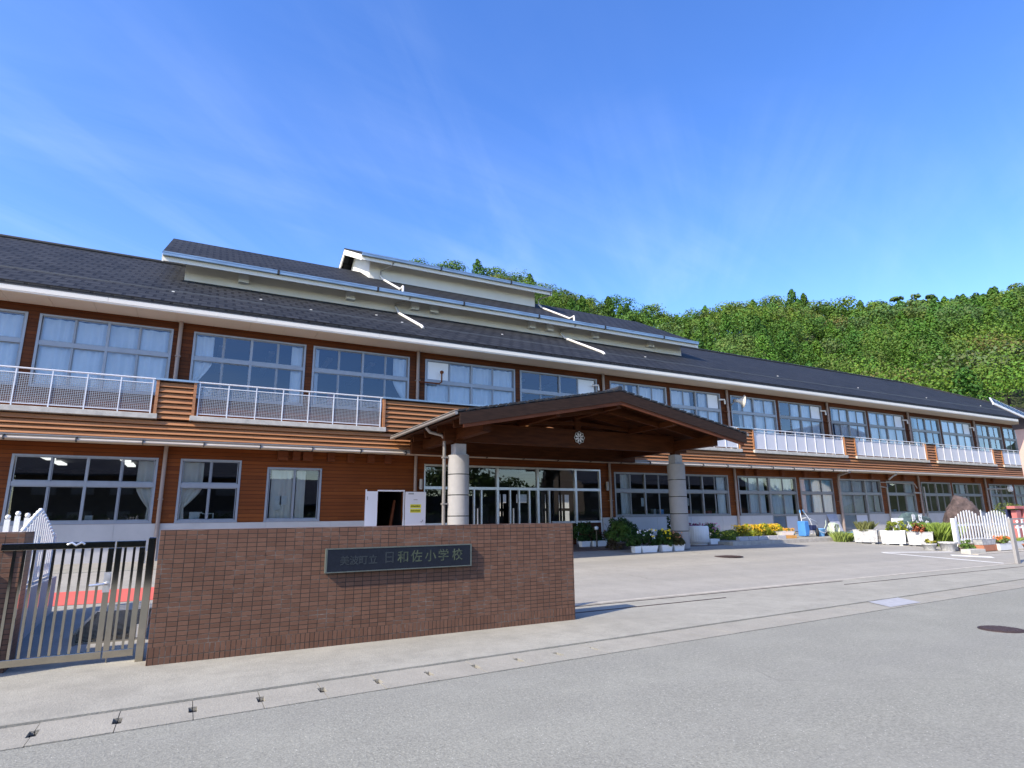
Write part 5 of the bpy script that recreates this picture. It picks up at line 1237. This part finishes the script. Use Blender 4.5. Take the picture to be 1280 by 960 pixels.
# right picket fence on a weathered plank
FR = empty('picket_fence', (27.0, 12.2, .2), 'white picket fence with two rounded humps on a weathered plank', 'fence')
fm = MB(); n_ = 22; fx0, fx1 = 25.15, 29.4
for i in range(n_):
    t_ = i/(n_-1); x_ = fx0+(fx1-fx0)*t_; y_ = 12.25-.05*t_
    hgt_ = 1.28+.36*max(0, 1-((t_-.24)/.24)**2) if t_ < .44 else 1.26+.36*max(0, 1-((t_-.72)/.27)**2)
    if .40 < t_ < .56: hgt_ = 1.64 if i % 2 == 0 else 1.42
    fm.prism([(x_-.04, y_, .36), (x_+.04, y_, .36), (x_+.04, y_, hgt_-.04), (x_+.015, y_, hgt_), (x_-.015, y_, hgt_), (x_-.04, y_, hgt_-.04)], (0, .018, 0))
M['fencewhite'] = plain('picket_white', (.70, .70, .69), .6, 0, .1, 6)
fm.build('picket', 'fencewhite', FR); fm = MB(); fm.box(fx0, fx1, 12.276, 12.31, .52, .60); fm.box(fx0, fx1, 12.276, 12.31, 1.05, 1.13); fm.box(fx0-.08, fx0+.06, 12.2, 12.32, .2, 1.34); fm.build('rail', 'white', FR)
fm = MB(); fm.box(fx0-.1, fx1+.3, 12.12, 12.2, .12, .42); fm.build('base_plank', 'weatherwood', FR)
F2 = empty('picket_fence', (31.0, 12.2, .2), 'white low picket fence end behind the grey pipe barrier', 'fence')
fm = MB()
for i in range(7):
    x_ = 29.6+i*.42; zt = 1.12+.08*(i % 2); fm.box(x_-.06, x_+.06, 12.1, 12.13, .3, zt); fm.lathe((x_, 12.115, zt), [(.02, 0), (.06, .05), (.02, .1)], 8)
fm.build('picket', 'white', F2); fm = MB(); fm.box(29.5, 32.4, 12.131, 12.16, .45, .52); fm.box(29.5, 32.4, 12.131, 12.16, .9, .97); fm.build('rail', 'white', F2)
rd = empty('red_frame', (33.5, 13.4, .25), 'faded red timber play frame with dark panel behind the barrier', 'play frame')
b_ = MB(); b_.box(32.6, 33.0, 13.3, 13.5, .25, 1.62); b_.box(32.4, 35.6, 13.25, 13.55, 1.68, 1.80); b_.box(33.3, 33.6, 13.3, 13.5, .25, 1.68); b_.build('post', 'pinkred', rd); b_ = MB(); b_.box(32.5, 35.3, 13.6, 13.66, 1.2, 1.66); b_.build('panel', 'navy', rd)
# pots and troughs before the fence
zp = .19
pot('flower_pot', 'pale bowl pot with dark soil left of the stacked cream bowls', 24.25, 12.75, zp, .24, .26, 'whitedirty')
pot('flower_pot', 'stacked cream bowl pot nearest the picket fence post', 24.6, 12.3, zp, .30, .32, 'whitedirty')
plant('small_plant', 'small yellow green plant in the pale bowl pot', 'plant', (24.3, 12.75, zp+.22), .25, .2, .2, (.30, .28, .04), 10, 26, .05, seed=71)
plant('small_plant', 'low green plant spilling before the fence plank', 'plant', (25.1, 11.95, zp), .42, .2, .38, (.12, .2, .04), 22, 30, .05, seed=72)
tr1 = trough('planter', 'cream trough on a brown crate before the picket fence', 26.0, 11.75, zp+.2, 1.0, .3, .2, 'whitedirty', 0, .9)
b_ = MB(); b_.box(25.55, 26.5, 11.6, 11.9, zp-.02, zp+.19); tag(b_.build('crate', 'terracotta', None, .01), 'brown crate carrying the cream trough', 'crate')
trough('planter', 'white trough of orange flowers before the picket fence', 27.05, 11.65, zp-.02, 1.15, .3, .24, 'white', 0, .92)
plant('flower_plant', 'orange flowers in the white trough by the picket fence', 'flowers', (27.05, 11.65, zp+.2), .6, .16, .26, (.16, .22, .05), 26, 30, .045, flowers=[((.75, .22, .06), 40, .05)], seed=73)
b_ = MB(); b_.obox((24.35, 11.4), -.1, .42, .16, .13, .30); tag(b_.build('stone_step', 'conc', None, .01), 'pale stone step block at the edge of painted lines', 'stone')
trough('planter', 'white trough partly hidden by the grey barrier post', 28.6, 11.9, zp-.03, 1.3, .32, .28, 'white', 0, .92)
pot('flower_pot', 'pink terracotta pot right of the grey barrier post', 28.3, 11.3, .12, .25, .24, 'terracotta')
plant('small_plant', 'green plant in the pink terracotta pot', 'plant', (28.3, 11.3, .33), .28, .22, .22, (.11, .2, .03), 14, 26, .05, seed=74)
plant('grass_clump', 'rough grass under the low picket fence at right', 'grass', (29.6, 12.0, .2), 1.0, .25, .40, (.2, .27, .05), 30, 20, .03, blade=True, seed=75)
bd_ = MB()
bd_.box(24.0, 34, 11.1, 11.3, .0, .16); struct(bd_.build('kerb', 'kerb'))
# grey pipe barrier
br = empty('pipe_barrier', (22.05, 9.25, .04), 'grey pipe barrier at the right edge of the forecourt', 'barrier')
for xa_, xb_ in ((22.06, 22.24), (23.9, 24.05)): b_ = MB(); b_.box(xa_, xb_, 9.2, 9.28, .03, 1.33); b_.build('post', 'greypole', br, .01)
b_ = MB(); b_.box(22.06, 24.05, 9.205, 9.275, 1.331, 1.37); b_.box(22.24, 23.9, 9.21, 9.27, 1.16, 1.22); b_.build('rail', 'greypole', br)
# solar panel on a column
sp_ = empty('solar_panel_mast', (37.9, 14.2, .35), 'pink column with brown cap carrying tilted blue solar panels', 'solar panel')
b_ = MB(); b_.box(37.5, 38.3, 14.0, 14.7, .2, 5.70); b_.build('column', 'pink', sp_, .02)
b_ = MB(); b_.box(37.45, 38.35, 13.95, 14.75, 5.702, 5.95); b_.box(37.6, 38.0, 14.2, 14.5, 5.951, 6.3); b_.build('cap', 'browncap', sp_)
b_ = MB()
P0, P1, P2, P3 = Vector((34.1, 14.0, 6.72)), Vector((38.1, 13.95, 6.02)), Vector((43.3, 16.2, 7.1)), Vector((39.3, 16.25, 7.8))
nn = (P1-P0).cross(P3-P0).normalized(); nn = nn if nn.z > 0 else -nn
b_.prism([P0, P1, P2, P3], nn*.03); b_.build('panel', 'solar', sp_)
b_ = MB()
for a, b in ((P0, P1), (P1, P2), (P2, P3), (P3, P0)): b_.bar(a-nn*.02, b-nn*.02, .06, .10)
b_.build('panel_frame', 'white', sp_)
b_ = MB()
for i in range(1, 10): b_.bar(P0+(P1-P0)*i/10+nn*.033, P3+(P2-P3)*i/10+nn*.033, .018, .004)
for i in range(1, 6): b_.bar(P0+(P3-P0)*i/6+nn*.0335, P1+(P2-P1)*i/6+nn*.0335, .018, .003)
b_.build('cell_grid', 'gutter', sp_)

# ------------------------------------------------------------------ houses and trees across the road (seen mirrored in the windows; some added to darken the reflections)
def house(x, y, wx, wy, h, rz_, label, wallm='housewall', roofm='houseroof'):
    o = empty('house', (x, y, 0), label, 'house')
    b_ = MB(); b_.box(x-wx/2, x+wx/2, y-wy/2, y+wy/2, -.2, h); b_.add([(x-wx/2, y-wy/2, h), (x-wx/2, y+wy/2, h), (x-wx/2, y, h+rz_)], [(0, 2, 1)]); b_.add([(x+wx/2, y-wy/2, h), (x+wx/2, y+wy/2, h), (x+wx/2, y, h+rz_)], [(0, 1, 2)]); b_.build('wall', wallm, o)
    b_ = MB(); ov = .7; k_ = rz_/(wy/2)
    for s_ in (-1, 1): b_.prism([(x-wx/2-ov, y, h+rz_+.02), (x+wx/2+ov, y, h+rz_+.02), (x+wx/2+ov, y+s_*(wy/2+ov), h-k_*ov+.02), (x-wx/2-ov, y+s_*(wy/2+ov), h-k_*ov+.02)], (0, 0, .14))
    b_.build('roof', roofm, o)
    b_ = MB(); n_ = int(wx//2.6)
    for i in range(n_): xx = x-wx/2+1+i*2.5; b_.box(xx, xx+1.5, y+wy/2-.02, y+wy/2+.05, 1, 2.3); b_.box(xx, xx+1.5, y+wy/2-.02, y+wy/2+.05, 3.6, 4.7) if h > 4.5 else None
    b_.build('window', 'alub', o)
M['darkwall'] = plain('dark_board_house_wall', (.09, .07, .055), .7, 0, .3, 2)
house(-3.5, -19, 16, 8, 5.4, 2.4, 'two storey dark boarded house across the road with grey tiled roof', 'darkwall')
house(9, -24, 9, 8, 3.2, 2.2, 'single storey dark house across the road beside trees', 'darkwall')
hg_ = empty('hedge', (0, -2.9, 0), 'added dark green hedge behind the camera, unseen, darkening reflections', 'hedge')  # added out of view so gate steel and lower panes mirror something dark
V, C_ = blob_cloud([(x_, -2.9, z_, .5, .4, .45) for x_ in np.arange(-13, 60, .6) for z_ in (.35, 1.0, 1.6)], 60, .16, (.03, .055, .015), .3)
mesh_quads('foliage', V, C_, 'leaf', hg_)
th_ = empty('thicket', (60, -31, 0), 'added tall dark thicket across the road, unseen, darkening window reflections', 'thicket')  # added dark mass covering the pale horizon mirrored in the panes
V, C_ = blob_cloud([(x_, -31+rng.uniform(-.6, .6), z_, 1.9, 1.2, 1.2) for x_ in np.arange(13, 125, 2.2) for z_ in (.8, 2.6, 4.2+rng.uniform(-.6, 1.4))], 70, .5, (.035, .06, .018), .3)
mesh_quads('foliage', V, C_, 'leaf', th_); b_ = MB(); b_.box(13, 125, -31.3, -30.7, 0, 4.2); b_.build('stem', 'innerdk', th_)  # the box is the added thicket's solid dark core
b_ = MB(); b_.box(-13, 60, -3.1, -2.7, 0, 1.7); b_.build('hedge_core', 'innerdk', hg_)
house(52, -18, 26, 8, 5.4, 2.4, 'added long brown house across the road, unseen, darkening window reflections', 'darkwall')  # added here so the ground-floor panes mirror a dark front
house(96, -20, 16, 8, 5.0, 2.2, 'cream house across the road farthest to the right', 'fascia')
house(24, 50, 40, 6, 5.0, 1.6, 'white annex building seen through the entrance hall', 'fascia')

# trees -------------------------------------------------------
def tree_blobs(kind, h, w, rs):
    bl_ = []
    if kind == 'cone':
        k_ = 26
        for i in range(k_):
            t_ = (i+.5)/k_; a = i*2.4+rs.random()*.6; r_ = w*.5*(1-t_)**.8*(.62+.3*rs.random())
            bl_.append((cos(a)*r_, sin(a)*r_, h*(.16+.82*t_), w*.20*(1.15-t_*.8), w*.20*(1.15-t_*.8), h*.075))
        bl_.append((0, 0, h*.965, w*.07, w*.07, h*.05))
    elif kind == 'round':
        for i in range(17):
            d_ = rs.normal(size=3); d_ /= np.linalg.norm(d_); d_[2] = abs(d_[2])*.9-.15
            bl_.append((d_[0]*w*.36, d_[1]*w*.36, h*.58+d_[2]*h*.32, w*.21*(.7+.6*rs.random()), w*.21*(.7+.6*rs.random()), h*.135*(.75+.5*rs.random())))
    else:  # pine: flat layered pads on a bare stem
        for i in range(11):
            a = rs.random()*2*pi; z_ = .52+.45*rs.random(); r_ = w*.42*(1.15-z_)*1.6*rs.random()**.5
            bl_.append((cos(a)*r_, sin(a)*r_, h*z_, w*.24, w*.24, h*.055))
        bl_.append((0, 0, h*.96, w*.22, w*.22, h*.06))
    return bl_
PAL = {'cone': [(.075, .16, .024), (.09, .19, .026), (.06, .14, .024), (.085, .17, .022)], 'round': [(.115, .20, .026), (.09, .175, .028), (.135, .21, .03), (.115, .165, .035), (.10, .165, .05)],
       'olive': [(.17, .155, .045), (.15, .135, .04)], 'pine': [(.05, .085, .025)]}
def tree(name, label, x, y, z, h, w, kind, col, per=40, size=.5, group=None, seed=0, cat='tree'):
    o = empty(name, (x, y, z), label, cat, group)
    rs = np.random.default_rng(seed); b_ = [(a+x, b+y, c_+z, d_, e_, f_) for a, b, c_, d_, e_, f_ in tree_blobs(kind, h, w, rs)]
    V, C_ = blob_cloud(b_, per, size, col, .35, .35, rs, .5); mesh_quads('crown', V, C_, 'forest', o)
    t_ = MB(); t_.tube([(x, y, z-.6), (x+.1, y, z+h*.4), (x, y, z+h*.85)], h*.022, 7, True, h*.006)
    for bb_ in b_[::4]: t_.tube([(x+.05, y, min(bb_[2]-h*.12, z+h*.8)), (bb_[0], bb_[1], bb_[2])], h*.007, 5, False)
    t_.build('trunk', 'bark', o); return o
for i, (x, y, h, w, lb) in enumerate([(2, -27, 9, 7, 'leafy tree across the road behind the dark houses'), (17, -20, 7, 6, 'broad tree across the road right of the small house'), (21.5, -24, 6, 6, 'low broad tree across the road'), (28, -22, 10, 8, 'round tree across the road left of the long house')]):
    rt0 = tree('roadside_tree', lb, x, y, 0, h, w, 'round', (.05, .09, .02), 40, .55, 'trees across the road', 300+i)
for i in range(27):
    copy_thing(rt0, (-44+i*7+rng.uniform(-2, 2), -46+rng.uniform(-4, 4), rng.uniform(-2.2, .2)), rng.uniform(0, 6), 'one of a row of trees added across the road to darken reflections')  # tree row added to darken the horizon mirrored in the glass

# hills -----------------------------------------------------------
AZ = [-20, 2, 16, 19, 22, 25, 27.6, 30, 32.5, 37, 41, 45.6, 47.5, 50, 53, 55, 58, 60, 63.7, 66.3, 68.3, 70.7, 74, 80, 95]
EL = [.30, .37, .440, .457, .452, .447, .440, .418, .388, .382, .358, .334, .332, .335, .340, .338, .322, .316, .299, .290, .283, .280, .275, .26, .22]
RD = [170, 170, 165, 165, 168, 170, 172, 180, 195, 205, 215, 225, 228, 232, 235, 235, 238, 240, 242, 245, 246, 248, 250, 250, 250]
TH = 11.0
def hill_h(az, r):
    el = np.interp(az, AZ, EL); R = np.interp(az, AZ, RD); top = el*R+1.6-TH
    r0 = 62+.0*az; t_ = np.clip((r-r0)/(R-r0), 0, 1); s_ = t_**1.12*(1-.10*np.sin(t_*pi)*np.sin(az*.35))
    beyond = np.clip((r-R)/120, 0, 1)
    und = 2.2*np.sin(az*.55+r*.03)*np.sin(r*.06+az*.2)*np.clip(t_*4, 0, 1)*np.clip((1.02-t_)*4, 0, 1)
    return top*s_*(1-.55*beyond**1.3)+und
azs = np.linspace(-20, 95, 140); rs_ = np.concatenate([np.linspace(55, 260, 50), np.linspace(270, 400, 12)])
A_, R_ = np.meshgrid(azs, rs_); H_ = hill_h(A_, R_)
Vh = np.stack([R_*np.sin(np.radians(A_)), R_*np.cos(np.radians(A_)), H_-.3], -1).reshape(-1, 3); na = len(azs)
hm_ = MB(); hm_.add(Vh.tolist(), [(i*na+j, i*na+j+1, (i+1)*na+j+1, (i+1)*na+j) for i in range(len(rs_)-1) for j in range(na-1)], True)
M['hillground'] = plain('forest_floor', (.045, .06, .018), .95, 0, .5, .3)
struct(hm_.build('hill', 'hillground'))
# far ridge at the right
def far_h(az, r): 
    el = np.interp(az, [60, 63, 64.5, 66, 67, 68.3, 70, 72, 76, 85, 95], [.255, .275, .283, .290, .289, .288, .292, .300, .325, .36, .38]); return (el*430+1.6-11)*np.clip((r-250)/180, 0, 1)*(1-.4*np.clip((r-430)/200, 0, 1))
azf = np.linspace(55, 95, 50); rf_ = np.linspace(250, 600, 20); A2, R2 = np.meshgrid(azf, rf_); H2 = far_h(A2, R2)
Vf = np.stack([R2*np.sin(np.radians(A2)), R2*np.cos(np.radians(A2)), H2-.5], -1).reshape(-1, 3); nf = len(azf)
hm_ = MB(); hm_.add(Vf.tolist(), [(i*nf+j, i*nf+j+1, (i+1)*nf+j+1, (i+1)*nf+j) for i in range(len(rf_)-1) for j in range(nf-1)], True); struct(hm_.build('hill', 'hillground'))
# forest: one wooded mass
frs = np.random.default_rng(5); FV = []; FC = []
def plant_forest(n_try, azr, rr, hf, mind, hmul=1.0, haze_tint=0):
    pts = []; grid = {}
    for _ in range(n_try):
        az = frs.uniform(*azr); r = sqrt(frs.uniform(rr[0]**2, rr[1]**2)); x = r*sin(RAD(az)); y = r*cos(RAD(az))
        if y < 50 and x < 80: continue
        cell = (int(x//mind), int(y//mind)); ok = True
        for i in (-1, 0, 1):
            for j in (-1, 0, 1):
                for (a, b) in grid.get((cell[0]+i, cell[1]+j), ()):
                    if (a-x)**2+(b-y)**2 < mind*mind: ok = False
        if not ok: continue
        grid.setdefault(cell, []).append((x, y)); pts.append((x, y, float(hf(np.array(az), np.array(r))), az, r))
    for x, y, z, az, r in pts:
        q = frs.random(); patch = sin(x*.035+1.3)+sin(y*.045+x*.02)
        kind = 'round' if q < (.8 if patch > .4 else .55) else 'cone'
        if r > float(np.interp(az, AZ, RD))-30: kind = 'round' if frs.random() < .85 else 'cone'
        pal = PAL[kind]; col = np.array(pal[frs.integers(len(pal))])
        if kind == 'round' and (frs.random() < .025): col = np.array(PAL['olive'][frs.integers(2)])
        h = (11.2+3*frs.random())*hmul if kind == 'cone' else (9.6+4*frs.random())*hmul; w = h*(.62+.12*frs.random()) if kind == 'cone' else h*(.85+.3*frs.random())
        col = col*np.array([.72, .79, .72])*(.82+.36*frs.random()); col[0] *= .92+.2*frs.random()
        if haze_tint: col = col*.85+np.array([.02, .03, .03])*haze_tint  # distance haze of the far ridge mixed into its leaf colours
        per = int(np.clip(13000/r, 34, 110)); size = np.clip(r*.0027, .30, 1.1)
        b_ = [(a+x, b+y, c_+z, d_, e_, f_) for a, b, c_, d_, e_, f_ in tree_blobs(kind, h, w, frs)]
        V, C_ = blob_cloud(b_, per, size, col, .15, .35, frs, .72, .24); FV.append(V); FC.append(C_)
    return len(pts)
n1 = plant_forest(9000, (8, 78), (66, 262), hill_h, 6.0)
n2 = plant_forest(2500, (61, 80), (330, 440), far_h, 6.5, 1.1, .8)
print('forest trees', n1, n2, sum(len(q) for q in FC))
fo = mesh_quads('forest', np.concatenate(FV), np.concatenate(FC), 'forest'); struct(fo, 'stuff')
# trees of the hill one can tell apart
def on_hill(az, r): return r*sin(RAD(az)), r*cos(RAD(az)), float(hill_h(np.array(az), np.array(r)))
singles = [
    ('hill_tree', 'dark green tree topping the skyline behind the highest roof', 18.7, 165, 9, 6, 'cone', (.05, .10, .02)), ('hill_tree', 'small dark pointed tree right of the skyline treetop behind the roof', 20.6, 166, 8, 5, 'cone', (.05, .095, .02)),
    ('hill_tree', 'broad olive crown on the knoll behind the top roof', 24.6, 160, 9.5, 12, 'round', (.12, .115, .033)), ('hill_tree', 'rounded olive crown next to the broad one on the knoll', 27.0, 162, 9.5, 11, 'round', (.125, .12, .035)),
    ('pine_tree', 'leftmost spreading pine on the right skyline', 62.8, 238, 12.5, 8, 'pine', (.075, .125, .035)), ('pine_tree', 'round topped pine in the middle of the skyline pines', 64.0, 238, 13.5, 7, 'pine', (.075, .125, .035)), ('pine_tree', 'rightmost leaning pine of the skyline group', 65.0, 238, 12.8, 6, 'pine', (.075, .125, .035)),
    ('cedar_tree', 'left of three pale pointed cedars on the hillside', 51.2, 190, 11.5, 5.5, 'cone', (.15, .20, .028)), ('cedar_tree', 'middle of three pale pointed cedars on the hillside', 52.5, 190, 11.5, 5.5, 'cone', (.16, .21, .03)), ('cedar_tree', 'right of three pale pointed cedars on the hillside', 54.6, 192, 11.5, 6, 'cone', (.15, .20, .03)),
    ('hill_tree', 'big grey green rounded tree low on the slope above the solar panel', 68.6, 112, 12, 14, 'round', (.085, .115, .045)), ('hill_tree', 'grey green rounded tree just above the roof end', 66.0, 106, 10, 12, 'round', (.085, .115, .042))]
for i, (nm, lb, az, r, h, w, kd, col) in enumerate(singles):
    x, y, z = on_hill(az, r); 
    tree(nm, lb, x, y, z, h, w, kd, col, 60 if kd != 'pine' else 90, .8 if r > 130 else .55, None, 400+i)
